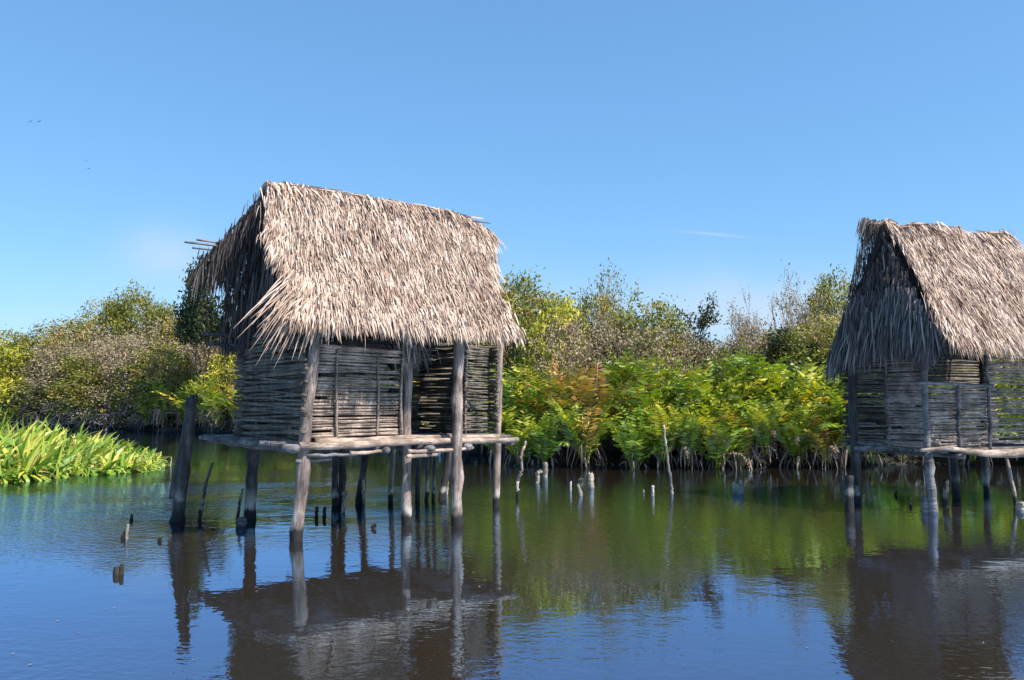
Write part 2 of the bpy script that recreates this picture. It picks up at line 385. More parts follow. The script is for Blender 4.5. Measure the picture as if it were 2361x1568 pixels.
# ------------------------------------------------------------------ ground and water
BX = [-400, -60, -32, -22, -12, -5, -2.2, -0.6, 1, 4, 10.5, 16, 24, 40, 400]
BY = [60, 63, 63, 58, 51, 42, 33, 27.5, 26.2, 25.7, 25.9, 27, 27, 24, 24]
def bank_y(x): return np.interp(x, BX, BY)
g = np.linspace(-1, 1, 161)
gxs = np.sinh(g*5.2)/math.sinh(5.2)*3000
gys = np.sinh(np.linspace(-1, 1, 201)*5.0)/math.sinh(5.0)*3000 + 40
X, Y = np.meshgrid(gxs, gys)
dist = Y - bank_y(X)
Z = np.clip(-0.9 + (dist+0.7)*0.6, -0.9, 0.30) + 0.05*np.sin(X*1.7)*np.cos(Y*1.3)
Z = np.where(dist > 60, Z + np.clip((dist-60)*0.004, 0, 3), Z)
mb = MB(); ny, nx = X.shape
idx = np.arange(nx*ny).reshape(ny, nx)
mb.add(np.stack([X, Y, Z], -1).reshape(-1, 3), np.stack([idx[:-1, :-1], idx[:-1, 1:], idx[1:, 1:], idx[1:, :-1]], -1).reshape(-1, 4))
tag(mb.build('ground', M['ground'], smooth=True), kind='structure')
mb = MB()
S = 3000
mb.add([(-S, -S, 0), (S, -S, 0), (S, 70, 0), (-S, 70, 0)], [[0, 1, 2, 3]])
tag(mb.build('water', M['water']), kind='structure')

# ------------------------------------------------------------------ thatch roofs
def slope_fn(yr, zr, ye, ze, dip, sag=0.05):
    def pos(s, t):
        y = yr + (ye-yr)*t; z = zr - dip(s)*(1-0.8*np.clip(t, 0, 1)) + (ze-zr)*(t + sag*np.sin(np.pi*np.clip(t, 0, 1)))
        return np.stack([s, y, z], -1)
    return pos
def thatch_slope(mb, pos, sl, sr, rows, per_m, out_n, down, fan_left=0.0, fan_right=0.0, length=(0.16, 0.36), width=(0.008, 0.021), t0=0.0, t1=0.97, lift=0.34, amount=1.0, edge=0.12, comb=0.0, droop=(0.2, 1.0)):
    for t in np.linspace(t0, t1, rows):
        a, b = np.interp(t, *sl), np.interp(t, *sr)
        n = int((b-a)*per_m*amount)
        s = rng.uniform(a, b, n); s += np.where(rng.random(n) < 0.1, rng.normal(0, edge, n), 0)
        s = np.clip(s, a-edge, b+edge)
        tt = t + rng.normal(0, 0.025, n)
        P = pos(s, np.clip(tt, -0.01, 1.0)) + out_n*rng.uniform(0.01, 0.09, n)[:, None]
        # patchy courses: bundles lean together
        q = np.sin(s*5.1 + t*37) + np.sin(s*11.3 - t*23) + np.sin(s*2.3 + t*11)
        ang = comb + 0.06*q + rng.normal(0, 0.17, n)
        el = np.clip((s-a)/0.9, 0, 1); er = np.clip((b-s)/0.7, 0, 1)
        ang += -fan_left*(1-el)**1.5*(0.25+0.75*t) + fan_right*(1-er)**1.5*(0.3+0.7*t)
        D = (down[None] + np.array([0, 0, -0.35]))*np.cos(ang)[:, None] + np.array([1.0, 0, 0])[None]*np.sin(ang)[:, None] + out_n*rng.normal(lift, 0.18, n)[:, None]
        Ln = rng.uniform(*length, n)*(1+0.35*(rng.random(n) < 0.08))
        strips(mb, P, D, np.repeat(out_n[None], n, 0), Ln, rng.uniform(*width, n), rng.uniform(*droop, n), twist=0.6, wind=0.04)
def slab(mb, pos, sl, sr, thick, nrm, nt_=8, inset=0.12):
    ts = np.linspace(0.0, 0.95, nt_); top = []; bot = []
    for t in ts:
        for s in (np.interp(t, *sl)+inset, np.interp(t, *sr)-inset):
            p = pos(np.array(s), np.array(t)); top.append(p); bot.append(p - nrm*thick)
    v = np.vstack([top, bot]); n = len(top); f = []
    for i in range(nt_-1):
        a, b, c, d = 2*i, 2*i+1, 2*i+3, 2*i+2
        f += [[a, b, c, d], [n+a, n+d, n+c, n+b], [a, d, n+d, n+a], [b, n+b, n+c, c]]
    f += [[0, n, n+1, 1], [2*nt_-2, 2*nt_-1, n+2*nt_-1, n+2*nt_-2]]
    mb.add(v, f)

def build_roof(h, yr, zr, yf, zf, yb, zb, slf, srf, slb, srb, fanl, fanr, ridge, ragged_ridge=0.0, dip=lambda s: s*0.0, comb=0.0, sag=0.05, recess=0.0):
    """front slope, back slope, ridge cap: parts of hut h"""
    root = empty('roof', (0, 0, 0)); root.parent = h
    pf = slope_fn(yr, zr, yf, zf, dip, sag); pb = slope_fn(yr, zr, yb, zb, dip)
    def frame(ye, ze):
        dv = unit(np.array([0, ye-yr, ze-zr])); nn = unit(np.cross(dv, np.array([1.0, 0, 0])))
        if nn[2] < 0: nn = -nn
        return dv, nn
    dvf, nf = frame(yf, zf); dvb, nb = frame(yb, zb)
    mb = MB(); slab(mb, pf, slf, srf, 0.09, nf); mb.build('thatch_bedding', M['thatch_core'], root)
    mb = MB(); slab(mb, pb, ([0, .1, .4, 1], [slf[1][0]+.15-recess]*2+[slf[1][0]-recess]*2), srb, 0.09, nb); mb.build('thatch_bedding', M['thatch_core'], root)
    mb = MB()
    thatch_slope(mb, pf, slf, srf, 44, 125, nf, dvf, fanl, fanr, comb=comb)
    # eave fringe
    n = 1500
    a, b = slf[1][-1], srf[1][-1]
    s = rng.uniform(a, b, n); P = pf(s, rng.uniform(0.80, 0.97, n)) + nf*rng.uniform(-0.07, 0.03, n)[:, None]
    el = np.clip((s-a)/0.9, 0, 1); ang = rng.normal(0, 0.22, n) - fanl*0.9*(1-el)**1.4
    D = np.stack([np.sin(ang), np.full(n, -0.25), -np.cos(ang)], -1)
    ln = rng.uniform(0.2, 0.4, n)*(0.72+0.28*np.sin(s*4.3+1)*np.sin(s*9.1))
    strips(mb, P, D, np.repeat(nf[None], n, 0), ln, rng.uniform(0.009, 0.022, n), rng.uniform(0.2, 0.9, n), twist=0.6, wind=0.06)
    mb.build('front_thatch', M['thatch'], root)
    mb = MB()
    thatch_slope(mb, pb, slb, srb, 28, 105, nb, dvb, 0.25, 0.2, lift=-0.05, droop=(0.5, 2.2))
    mb.build('back_thatch', M['thatch_deep_shade'], root)
    # ridge cap
    mb = MB()
    for sgn, dv, nn in ((1, dvf, nf), (-1, dvb, nb)):
        n = 1000 if sgn > 0 else 900
        s = rng.uniform(ridge[0] + (recess if sgn > 0 else 0.0), ridge[1], n)
        P = np.stack([s, yr + rng.normal(0, 0.04, n), zr - dip(s) + 0.05 + rng.uniform(0, 0.06, n) + ragged_ridge*np.clip(np.sin(s*6.7)*np.sin(s*2.9+1), 0, 1)*rng.random(n)], -1)
        ang = rng.normal(0, 0.3, n)
        D = dv[None]*np.cos(ang)[:, None] + np.array([1.0, 0, 0])*np.sin(ang)[:, None] + nn*rng.normal(0.22, 0.12, n)[:, None]
        strips(mb, P, D, np.repeat(nn[None], n, 0), rng.uniform(0.22, 0.5, n), rng.uniform(0.012, 0.030, n), rng.uniform(0.1, 0.7, n), twist=0.6)
    n = 160    # strands lying along the ridge
    s = rng.uniform(ridge[0]+0.35, ridge[1]-0.45, n)
    P = np.stack([s, yr + rng.normal(0, 0.06, n), zr - dip(s) + 0.07 + rng.normal(0, 0.02, n)], -1)
    D = np.stack([rng.choice([-1, 1], n)*1.0, rng.normal(0, 0.2, n), rng.normal(0.02, 0.06, n)], -1)
    strips(mb, P, D, np.repeat(np.array([[0, 0, 1.0]]), n, 0), rng.uniform(0.2, 0.45, n), rng.uniform(0.015, 0.035, n), rng.uniform(0.0, 0.2, n), twist=0.8)
    mb.build('ridge_cap', M['thatch'], root)
    return root, pf, pb, nf, nb, dvf, dvb

# ------------------------------------------------------------------ hut one
P2 = on_water(689, 1246)
YAW1 = math.atan2(0.62, 0.784)
hut = empty('stilt_hut', P2, YAW1)
tag(hut, 'complete thatched stick hut with open porch doorway, on stilts beside the thick leaning post', 'hut', 'thatched stilt huts over the lagoon')
FLOOR = 1.40
R1 = Matrix.Rotation(-YAW1, 3, 'Z')
def loc1(px, py):
    return R1 @ (on_water(px, py) - P2)
root, pf, pb, nf, nb, dvf, dvb = build_roof(hut, 1.3, 5.55, -0.50, 3.17, 2.95, 3.05,
    ([0, .35, .5, .65, .8, 1], [-0.10, -0.34, -0.36, -0.15, -0.10, -0.45]), ([0, .15, .5, 1], [4.55, 4.3, 3.85, 3.72]),
    ([0, .2, .45, .52, 1], [-0.1, -0.42, -0.92, -0.40, -0.2]), ([0, 1], [4.5, 4.4]), 0.75, 0.12, (-0.12, 4.55), 0.02, lambda s: 0.34*np.clip((s-3.3)/1.3, 0, 1)**2 + 0.05*np.clip((0.4-s)/0.6, 0, 1), -0.15)
# gable hangings
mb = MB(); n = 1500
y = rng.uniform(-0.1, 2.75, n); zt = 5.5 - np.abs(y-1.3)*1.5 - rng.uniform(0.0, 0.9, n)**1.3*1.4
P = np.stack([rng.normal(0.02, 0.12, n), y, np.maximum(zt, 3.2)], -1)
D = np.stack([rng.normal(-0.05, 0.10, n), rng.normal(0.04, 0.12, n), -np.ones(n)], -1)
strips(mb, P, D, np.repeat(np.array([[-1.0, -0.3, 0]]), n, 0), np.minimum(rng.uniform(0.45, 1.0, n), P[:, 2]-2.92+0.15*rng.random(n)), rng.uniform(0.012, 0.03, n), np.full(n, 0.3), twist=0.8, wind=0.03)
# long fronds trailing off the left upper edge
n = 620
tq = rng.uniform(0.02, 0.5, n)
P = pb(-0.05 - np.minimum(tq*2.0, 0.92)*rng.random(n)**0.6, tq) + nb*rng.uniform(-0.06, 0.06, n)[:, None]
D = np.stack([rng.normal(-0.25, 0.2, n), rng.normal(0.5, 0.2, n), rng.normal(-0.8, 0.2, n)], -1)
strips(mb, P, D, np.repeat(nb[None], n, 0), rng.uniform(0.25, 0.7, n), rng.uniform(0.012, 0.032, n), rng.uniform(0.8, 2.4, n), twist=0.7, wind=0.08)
mb.build('gable_thatch', M['thatch_deep_shade'], root)
# long splayed fronds at the lower corner of the eave
mb = MB(); n = 230
s = rng.uniform(-0.28, 0.45, n); P = pf(s, rng.uniform(0.60, 0.90, n)) + nf*rng.uniform(0.02, 0.12, n)[:, None]
ang = -0.05 - 0.8*np.clip((0.55-s)/0.8, 0, 1) + rng.normal(0, 0.12, n)
D = np.stack([np.sin(ang), np.full(n, -0.3), -np.cos(ang)], -1)
strips(mb, P, D, np.repeat(nf[None], n, 0), rng.uniform(0.4, 0.75, n)*(0.75+1.1*np.clip(-ang, 0, 1)), rng.uniform(0.010, 0.020, n), rng.uniform(0.1, 0.6, n), twist=0.5, wind=0.02)
mb.build('splayed_frond', M['thatch'], root)
# rafters and purlins sticking out
for (y0, z0, s0, s1, r) in ((2.4, 3.16, -0.72, 4.3, 0.035), (2.15, 2.97, -0.70, 4.2, 0.03), (0.0, 3.14, -0.25, 4.3, 0.04)):
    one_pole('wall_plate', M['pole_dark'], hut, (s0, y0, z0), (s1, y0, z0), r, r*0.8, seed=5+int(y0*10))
for (y0, z0, s0) in ((1.85, 4.56, -1.20), (1.95, 4.50, -1.05), (1.9, 4.63, -1.0)):
    one_pole('roof_purlin', M['log_dark'], root, (s0, y0, z0), (2.5, y0, z0), 0.016, 0.02, bend=0.01)
for s0 in (0.02, 1.2, 2.4, 3.5):
    one_pole('rafter', M['pole_dark'], root, (s0, -0.3, 3.1), (s0, 1.3, 5.45), 0.03, 0.028)
    one_pole('rafter', M['pole_dark'], root, (s0, 2.85, 3.1), (s0, 1.3, 5.45), 0.03, 0.028)
# posts
def post1(x, y, r, ztop, mat='pole', dx=0.0, dy=0.0, r1=None, seed=None, zb=-0.8):
    return one_pole('post', M[mat], hut, (x-dx*0.5, y-dy*0.5, zb), (x+dx, y+dy, ztop), r, r1 or r*0.9, n=14, bend=0.010, sides=12, seed=seed)
post1(0, 0, 0.095, 3.15, dx=0.16, dy=-0.10, seed=11)
p1 = loc1(575, 1196); post1(p1.x, p1.y, 0.105, FLOOR, 'pole_dark', dx=0.05, dy=-0.05, seed=12)
post1(2.02, 0.32, 0.085, 3.3, seed=13)
p4 = loc1(1058, 1210); post1(p4.x, p4.y, 0.10, 3.3, seed=14, r1=0.085)
p5 = loc1(1147, 1168); post1(p5.x, p5.y, 0.075, 3.2, dx=0.06, seed=15)
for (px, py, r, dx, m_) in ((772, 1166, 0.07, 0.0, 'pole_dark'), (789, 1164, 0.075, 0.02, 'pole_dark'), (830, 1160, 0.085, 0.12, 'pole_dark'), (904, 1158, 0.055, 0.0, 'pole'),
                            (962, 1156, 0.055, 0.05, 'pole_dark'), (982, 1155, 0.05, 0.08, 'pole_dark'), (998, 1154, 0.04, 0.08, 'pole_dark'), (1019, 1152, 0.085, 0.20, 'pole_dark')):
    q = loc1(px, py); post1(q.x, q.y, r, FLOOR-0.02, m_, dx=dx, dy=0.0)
# platform
for (y0, z0, s0, s1, r, m_) in ((-0.14, FLOOR-0.02, -0.08, 4.08, 0.062, 'log'), (0.05, FLOOR+0.035, 0.25, 3.8, 0.055, 'log'),):
    mb = MB(); pole(mb, (s0, y0, z0), (s1, y0+0.10, z0-0.02), r, r*0.72, n=14, bend=0.010, sides=12, seed=21)
    mb.build('platform_log', M[m_], hut, smooth=True)
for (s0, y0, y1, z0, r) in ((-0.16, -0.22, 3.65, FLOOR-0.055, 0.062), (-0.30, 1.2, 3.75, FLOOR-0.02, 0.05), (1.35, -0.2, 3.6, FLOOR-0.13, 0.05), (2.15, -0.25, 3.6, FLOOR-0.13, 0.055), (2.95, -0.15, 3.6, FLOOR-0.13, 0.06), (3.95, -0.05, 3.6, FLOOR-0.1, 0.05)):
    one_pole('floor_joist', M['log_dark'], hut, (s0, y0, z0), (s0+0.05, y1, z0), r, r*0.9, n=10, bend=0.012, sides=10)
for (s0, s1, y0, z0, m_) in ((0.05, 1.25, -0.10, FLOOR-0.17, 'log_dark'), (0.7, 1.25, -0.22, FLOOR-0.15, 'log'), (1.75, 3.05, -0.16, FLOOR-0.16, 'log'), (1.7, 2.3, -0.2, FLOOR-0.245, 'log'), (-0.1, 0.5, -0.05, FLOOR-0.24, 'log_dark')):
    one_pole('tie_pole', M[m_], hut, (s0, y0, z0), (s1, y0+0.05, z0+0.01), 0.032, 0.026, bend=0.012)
mb = MB()
for yy in np.arange(0.2, 3.55, 0.085):
    pole(mb, (-0.2-0.2*rng.random(), yy, FLOOR+0.0), (4.1+0.12*rng.random(), yy+0.03, FLOOR+rng.normal(0, .006)), 0.04, 0.034, n=6, bend=0.01, sides=7)
mb.build('floor', M['log_dark'], hut, smooth=True)
# walls
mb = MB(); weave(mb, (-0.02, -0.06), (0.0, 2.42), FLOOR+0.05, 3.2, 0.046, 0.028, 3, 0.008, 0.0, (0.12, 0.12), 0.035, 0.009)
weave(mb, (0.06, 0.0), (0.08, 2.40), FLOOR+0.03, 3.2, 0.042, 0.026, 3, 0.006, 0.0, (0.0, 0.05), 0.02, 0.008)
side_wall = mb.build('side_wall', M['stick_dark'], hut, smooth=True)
for yy in (0.5, 1.2, 1.9): one_pole('stake', M['stick_dark'], side_wall, (0.05, yy, FLOOR), (0.05, yy, 3.2), 0.02)
mb = MB(); weave(mb, (0.2, 0.10), (1.93, 0.36), FLOOR+0.09, 2.84, 0.041, 0.0225, 3, 0.008, 0.0, (0.02, 0.0))
fp = mb.build('front_panel', M['stick'], hut, smooth=True)
one_pole('panel_frame', M['stick'], fp, (0.10, 0.06, 2.88), (2.0, 0.32, 2.84), 0.034, 0.03)
one_pole('panel_frame', M['stick'], fp, (1.90, 0.29, FLOOR), (1.91, 0.31, 2.98), 0.024, 0.022)
one_pole('stake', M['stick'], fp, (0.62, 0.12, FLOOR), (0.64, 0.14, 2.84), 0.02, 0.018)
one_pole('stake', M['stick'], fp, (1.42, 0.24, FLOOR), (1.40, 0.26, 2.84), 0.02, 0.018)
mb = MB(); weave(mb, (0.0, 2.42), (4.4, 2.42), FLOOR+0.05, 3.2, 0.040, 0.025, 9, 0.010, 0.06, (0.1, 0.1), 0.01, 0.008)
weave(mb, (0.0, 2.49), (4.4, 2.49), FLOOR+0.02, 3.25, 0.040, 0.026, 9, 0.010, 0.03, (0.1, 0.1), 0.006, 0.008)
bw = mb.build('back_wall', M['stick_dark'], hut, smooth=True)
one_pole('stake', M['pole_dark'], bw, (2.9, 2.36, FLOOR), (2.9, 2.36, 3.2), 0.045)
one_pole('stake', M['pole_dark'], bw, (1.4, 2.36, FLOOR), (1.4, 2.36, 3.2), 0.04)
q0 = loc1(1078, 1185); 
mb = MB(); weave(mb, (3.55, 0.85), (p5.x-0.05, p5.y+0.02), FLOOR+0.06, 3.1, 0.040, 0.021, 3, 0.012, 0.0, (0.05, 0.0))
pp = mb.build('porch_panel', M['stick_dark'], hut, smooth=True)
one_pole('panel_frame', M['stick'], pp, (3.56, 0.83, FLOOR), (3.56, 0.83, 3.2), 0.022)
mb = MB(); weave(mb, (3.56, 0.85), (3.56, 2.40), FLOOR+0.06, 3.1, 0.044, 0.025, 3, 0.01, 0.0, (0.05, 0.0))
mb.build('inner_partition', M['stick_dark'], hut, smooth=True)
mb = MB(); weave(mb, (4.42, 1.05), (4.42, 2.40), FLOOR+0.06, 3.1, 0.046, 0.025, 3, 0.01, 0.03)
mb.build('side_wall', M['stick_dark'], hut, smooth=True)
mb = MB()   # a bundle of thatch hanging by the door post
n = 70; P = np.stack([rng.normal(2.12, 0.13, n), rng.normal(0.30, 0.06, n), rng.uniform(2.9, 3.15, n)], -1)
D = np.stack([rng.normal(0.12, 0.2, n), rng.normal(-0.05, 0.1, n), -np.ones(n)], -1)
strips(mb, P, D, np.repeat(np.array([[0, -1.0, 0]]), n, 0), rng.uniform(0.25, 0.5, n), rng.uniform(0.015, 0.03, n), np.full(n, 0.3), twist=0.6)
mb.build('hanging_thatch', M['thatch_old_shaded'], hut)

# ------------------------------------------------------------------ hut two
C2 = on_water(2146, 1180)
YAW2 = math.atan2(0.373, 0.927)
hut2 = empty('stilt_hut', C2, YAW2)
tag(hut2, 'thatched stilt hut cut by the frame edge, with half-height woven front panel and shaggy gable', 'hut', 'thatched stilt huts over the lagoon')
R2 = Matrix.Rotation(-YAW2, 3, 'Z')
def loc2(px, py): return R2 @ (on_water(px, py) - C2)
FL2 = 1.12
root2, pf2, pb2, nf2, nb2, dvf2, dvb2 = build_roof(hut2, 0.95, 5.58, -0.95, 3.00, 2.0, 3.0,
    ([0, .18, .40, .60, .8, 1], [0.22, 0.20, 0.02, -0.20, -0.38, -0.38]), ([0, .2, .5, 1], [3.7, 3.8, 4.0, 4.35]),
    ([0, .5, 1], [-0.40, -0.32, -0.25]), ([0, 1], [3.7, 4.2]), 0.5, 0.25, (-0.44, 3.72), 0.16, lambda s: 0.10*np.clip(np.sin(s*3.1+.5), 0, 1) + 0.06*np.clip((s-2.5)/1.2, 0, 1), -0.22, -0.02, 0.5)
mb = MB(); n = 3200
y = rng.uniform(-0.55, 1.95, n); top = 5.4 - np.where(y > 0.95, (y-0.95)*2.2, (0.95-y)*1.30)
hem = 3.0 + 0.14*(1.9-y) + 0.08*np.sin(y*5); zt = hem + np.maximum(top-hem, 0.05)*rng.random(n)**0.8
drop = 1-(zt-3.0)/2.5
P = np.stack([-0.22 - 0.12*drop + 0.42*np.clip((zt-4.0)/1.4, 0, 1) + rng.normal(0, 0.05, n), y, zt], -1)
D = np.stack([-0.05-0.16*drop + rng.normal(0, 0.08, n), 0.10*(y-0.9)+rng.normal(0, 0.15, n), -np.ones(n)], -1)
up = (zt > 4.25) & (rng.random(n) < 0.85)  # upper strands take the darkest copy, deepening the gable shadow by colour
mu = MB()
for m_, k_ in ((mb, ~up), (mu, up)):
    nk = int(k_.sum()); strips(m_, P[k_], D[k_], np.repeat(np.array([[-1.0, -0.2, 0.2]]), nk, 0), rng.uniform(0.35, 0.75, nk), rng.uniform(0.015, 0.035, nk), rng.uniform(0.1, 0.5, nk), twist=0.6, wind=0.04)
mu.build('gable_peak_thatch', M['thatch_deep_shade'], root2)
mb.build('gable_thatch', M['thatch_old_shaded'], root2)
mb = MB()
mb.add([(-0.18, -0.5, 3.3), (-0.18, 1.85, 3.2), (0.24, 0.95, 5.3), (-0.14, -0.5, 3.3), (-0.14, 1.85, 3.2), (0.28, 0.95, 5.3)], [[0, 1, 2, 2], [3, 5, 4, 4], [0, 3, 4, 1], [1, 4, 5, 2], [2, 5, 3, 0]])
mb.build('thatch_bedding', M['thatch_core'], root2)
for s0 in (0.02, 1.3, 2.6, 3.8):
    one_pole('rafter', M['pole_dark'], root2, (s0, -0.4, 3.15), (s0, 0.95, 5.35), 0.03, 0.028)
    one_pole('rafter', M['pole_dark'], root2, (s0, 2.3, 3.1), (s0, 0.95, 5.35), 0.03, 0.028)
def post2(x, y, r, ztop, mat='pole_dark', dx=0.0, dy=0.0, zb=-0.8):
    return one_pole('post', M[mat], hut2, (x, y, zb), (x+dx, y+dy, ztop), r, r*0.9, n=14, bend=0.010, sides=12)
post2(0.05, 0, 0.085, FL2, 'log_dark', dx=-0.06); post2(-0.02, 0, 0.06, 3.2, 'log_dark', zb=FL2-0.05)
q = loc2(1976, 1160); LBX, LBY = q.x, q.y
post2(q.x, q.y, 0.10, 3.1)
q = loc2(2205, 1150); post2(q.x, q.y, 0.085, FL2)
q = loc2(2193, 1148); post2(q.x, q.y, 0.05, FL2, 'pole')
post2(1.62, 0.02, 0.035, 3.2, 'log_dark', zb=FL2-0.05); post2(3.9, 0.1, 0.08, 3.2); post2(3.9, 1.9, 0.08, 3.2)
q = loc2(2352, 1166); one_pole('brace', M['pole'], hut2, (q.x, q.y, -0.6), (q.x-0.12, q.y+0.2, FL2), 0.04, 0.03)
# platform
one_pole('platform_log', M['log_dark'], hut2, (0.35, -0.12, FL2+0.0), (LBX-0.1, LBY-0.1, FL2-0.02), 0.055, 0.05, n=12, bend=0.03, seed=31)
one_pole('platform_log', M['log_dark'], hut2, (0.25, -0.05, FL2+0.12), (LBX, LBY-0.05, FL2+0.10), 0.05, 0.05, n=12, bend=0.02, seed=32)
mb = MB(); mb.tube([(-0.35, -0.14, FL2+.02), (0.3, -0.16, FL2+0.05), (0.8, -0.17, FL2-0.02), (1.3, -0.2, FL2-0.07), (1.9, -0.2, FL2-0.08), (2.6, -0.2, FL2-0.06), (4.6, -0.2, FL2-0.05)], [0.03, 0.045, 0.05, 0.07, 0.085, 0.09, 0.085], 12, wob=0.05)
mb.build('platform_log', M['log'], hut2, smooth=True)
for s0 in (0.8, 2.2, 3.4): one_pole('floor_joist', M['log_dark'], hut2, (s0, -0.1, FL2-0.12), (s0, 1.95, FL2-0.12), 0.055, 0.05)
mb = MB()
for yy in np.arange(0.05, 1.9, 0.085): pole(mb, (0.0-0.1*rng.random(), yy, FL2), (4.4, yy, FL2), 0.04, 0.035, n=5, bend=0.01, sides=7)
mb.build('floor', M['log_dark'], hut2, smooth=True)
# walls
u_ = np.array([LBX, LBY]); mid = u_*0.52
mb = MB(); weave(mb, (-0.03, 0.02), mid, FL2+0.06, 3.0, 0.042, 0.025, 2, 0.006, 0.0, (0.02, 0.03), 0.01, 0.006)
weave(mb, (0.03, 0.06), mid+np.array([.05, 0]), FL2+0.04, 3.0, 0.044, 0.024, 2, 0.006, 0.04, (0.0, 0.0), 0.01, 0.006)
sw = mb.build('side_wall', M['stick'], hut2, smooth=True)
one_pole('panel_frame', M['log_dark'], sw, (*mid, FL2), (*mid, 3.0), 0.028)
mb = MB(); weave(mb, mid, u_, FL2+0.06, 3.05, 0.054, 0.023, 3, 0.014, 0.10, (0.0, 0.03), 0.01, 0.007)
mb.build('side_wall', M['stick_dark'], hut2, smooth=True)
mb = MB(); weave(mb, (0.06, 0.03), (1.58, 0.03), FL2+0.08, 2.30, 0.040, 0.0205, 5, 0.014, 0.0, (0.0, 0.0), 0.01, 0.010)
weave(mb, (0.06, 0.07), (1.58, 0.07), FL2+0.06, 2.30, 0.042, 0.021, 5, 0.008, 0.04, (0.0, 0.0), 0.01, 0.010)
fp2 = mb.build('front_panel', M['stick'], hut2, smooth=True)
one_pole('panel_frame', M['log_dark'], fp2, (-0.3, -0.04, 2.37), (1.75, -0.04, 2.32), 0.034, 0.03)
one_pole('stake', M['log_dark'], fp2, (0.80, -0.02, FL2), (0.80, -0.02, 2.35), 0.03)
mb = MB(); weave(mb, (1.68, 0.12), (4.4, 0.15), FL2+0.08, 3.0, 0.055, 0.025, 4, 0.014, 0.05, (0.0, 0.0), 0.015, 0.010)
mb.build('front_wall', M['stick'], hut2, smooth=True)
mb = MB(); weave(mb, (0.0, 1.9), (4.3, 1.95), FL2+0.08, 3.1, 0.044, 0.025, 8, 0.010, 0.06, (0.1, 0.1), 0.01, 0.008)
weave(mb, (0.0, 1.99), (4.3, 2.02), FL2+0.02, 3.2, 0.041, 0.026, 8, 0.008, 0.08, (0.1, 0.1), 0.006, 0.008)
mb.build('back_wall', M['stick_dark'], hut2, smooth=True)
for (y0, z0, s0) in ((0.0, 3.12, -0.3), (1.9, 3.08, -0.3)):
    one_pole('wall_plate', M['pole_dark'], hut2, (s0, y0, z0), (4.3, y0, z0), 0.04)

# ------------------------------------------------------------------ posts, sticks and stumps in the water
def stick_thing(name, label, cat, px, py, tops, r0, r1, mat, n=8, bend=0.008, group=None, sides=9, jag=0.0, wob=0.05, dz=0.5):
    """a stake whose foot stands in the water at (px, py); tops = further points of it seen at about the same distance"""
    b = on_water(px, py); mb = MB()
    pts = [np.array((0, 0, -dz))]; 
    for (tx, ty) in [(px, py)] + tops:
        pts.append(np.array(at_depth(tx, ty, b.y) - b))
    P = []
    for i in range(len(pts)-1):
        for t in np.linspace(0, 1, n, endpoint=False): P.append(pts[i]*(1-t)+pts[i+1]*t)
    P.append(pts[-1]); P = np.array(P); P[1:-1] += rng.normal(0, bend*0.6, (len(P)-2, 3))
    mb.tube(P, np.linspace(r0, r1, len(P))*(1+0.06*rng.normal(size=len(P))), sides, wob=wob)
    if jag: # broken, splintered top
        tip = P[-1]
        for k in range(5):
            a = rng.uniform(0, 6.28); o = np.array([math.cos(a), math.sin(a), 0])*r1*0.55
            mb.tube([tip+o-np.array([0, 0, 0.05]), tip+o*0.9+np.array([0, 0, jag*rng.uniform(0.3, 1)])], [r1*0.45, r1*0.08], 5)
    o = mb.build(name, M[mat], None, smooth=True); o.location = b
    return tag(o, label, cat, group)

# big leaning post with a plank lashed to it
b = on_water(408, 1202); lp = empty('mooring_post', b)
tag(lp, 'thick dark leaning post with a split plank along its side, beside the hut platform', 'post')
top = np.array(at_depth(443, 917, b.y) - b)
mb = MB(); t = np.linspace(0, 1, 18)[:, None]
P = np.array([-0.04, 0, -0.5]) + (top - np.array([-0.04, 0, -0.5]))*t; P[1:] += rng.normal(0, 0.006, (17, 3))
rad = np.interp(t[:, 0], [0, .19, .24, .4, 1], [0.14, 0.14, 0.10, 0.112, 0.09])
mb.tube(P, rad*(1+0.04*rng.normal(size=18)), 12, wob=0.05)
for k in range(6):
    a = rng.uniform(0, 6.28); o_ = np.array([math.cos(a), math.sin(a), 0])*0.06
    mb.tube([top+o_-np.array([0, 0, .06]), top+o_+np.array([0.01, 0, 0.06*rng.random()+.02])], [0.05, 0.015], 5)
mb.build('trunk', M['pole_dark'], lp, smooth=True)
mb = MB()
pa = np.array(at_depth(397, 1150, b.y) - b); pb_ = np.array(at_depth(424, 985, b.y) - b)
for dy, r in ((-0.02, 0.05), (0.05, 0.045)):
    pole(mb, pa+np.array([0.0, dy, 0]), pb_+np.array([0.02, dy, 0]), r, r*0.7, n=8, bend=0.01, sides=8)
mb.build('plank', M['pole_dark'], lp, smooth=True)

D_ = 'pole_dark'
stick_thing('stake', 'slim dark stick leaning in the water between the thick post and the hut', 'stick', 460, 1198, [(472, 1130), (490, 1067)], 0.035, 0.022, D_, group='sticks in the water')
stick_thing('stake', 'short thin dark stick leaning against the hut post over the platform corner', 'stick', 547, 1200, [(552, 1160), (560, 1127)], 0.03, 0.02, D_, group='sticks in the water')
stick_thing('stump', 'blunt grey post stump close beside the rear corner post of the complete hut', 'stump', 556, 1214, [(556, 1196)], 0.09, 0.085, 'log_dark', jag=0.05)
stick_thing('stump', 'small dark pointed stump farthest out in the open water by the marsh plants', 'stump', 303, 1200, [(303, 1194), (304, 1186)], 0.038, 0.014, D_, jag=0.03)
b = on_water(290, 1242); st = empty('stump', b); tag(st, 'dark stump with a white peeled upright stick beside it in open water', 'stump')
mb = MB(); mb.tube([(-0.03, 0, -.4), (-0.03, 0, 0.0), (-0.03, 0, 0.05), (0.0, 0.02, 0.12)], [0.042, 0.045, 0.042, 0.02], 9, wob=0.1); mb.build('wood_block', M[D_], st)
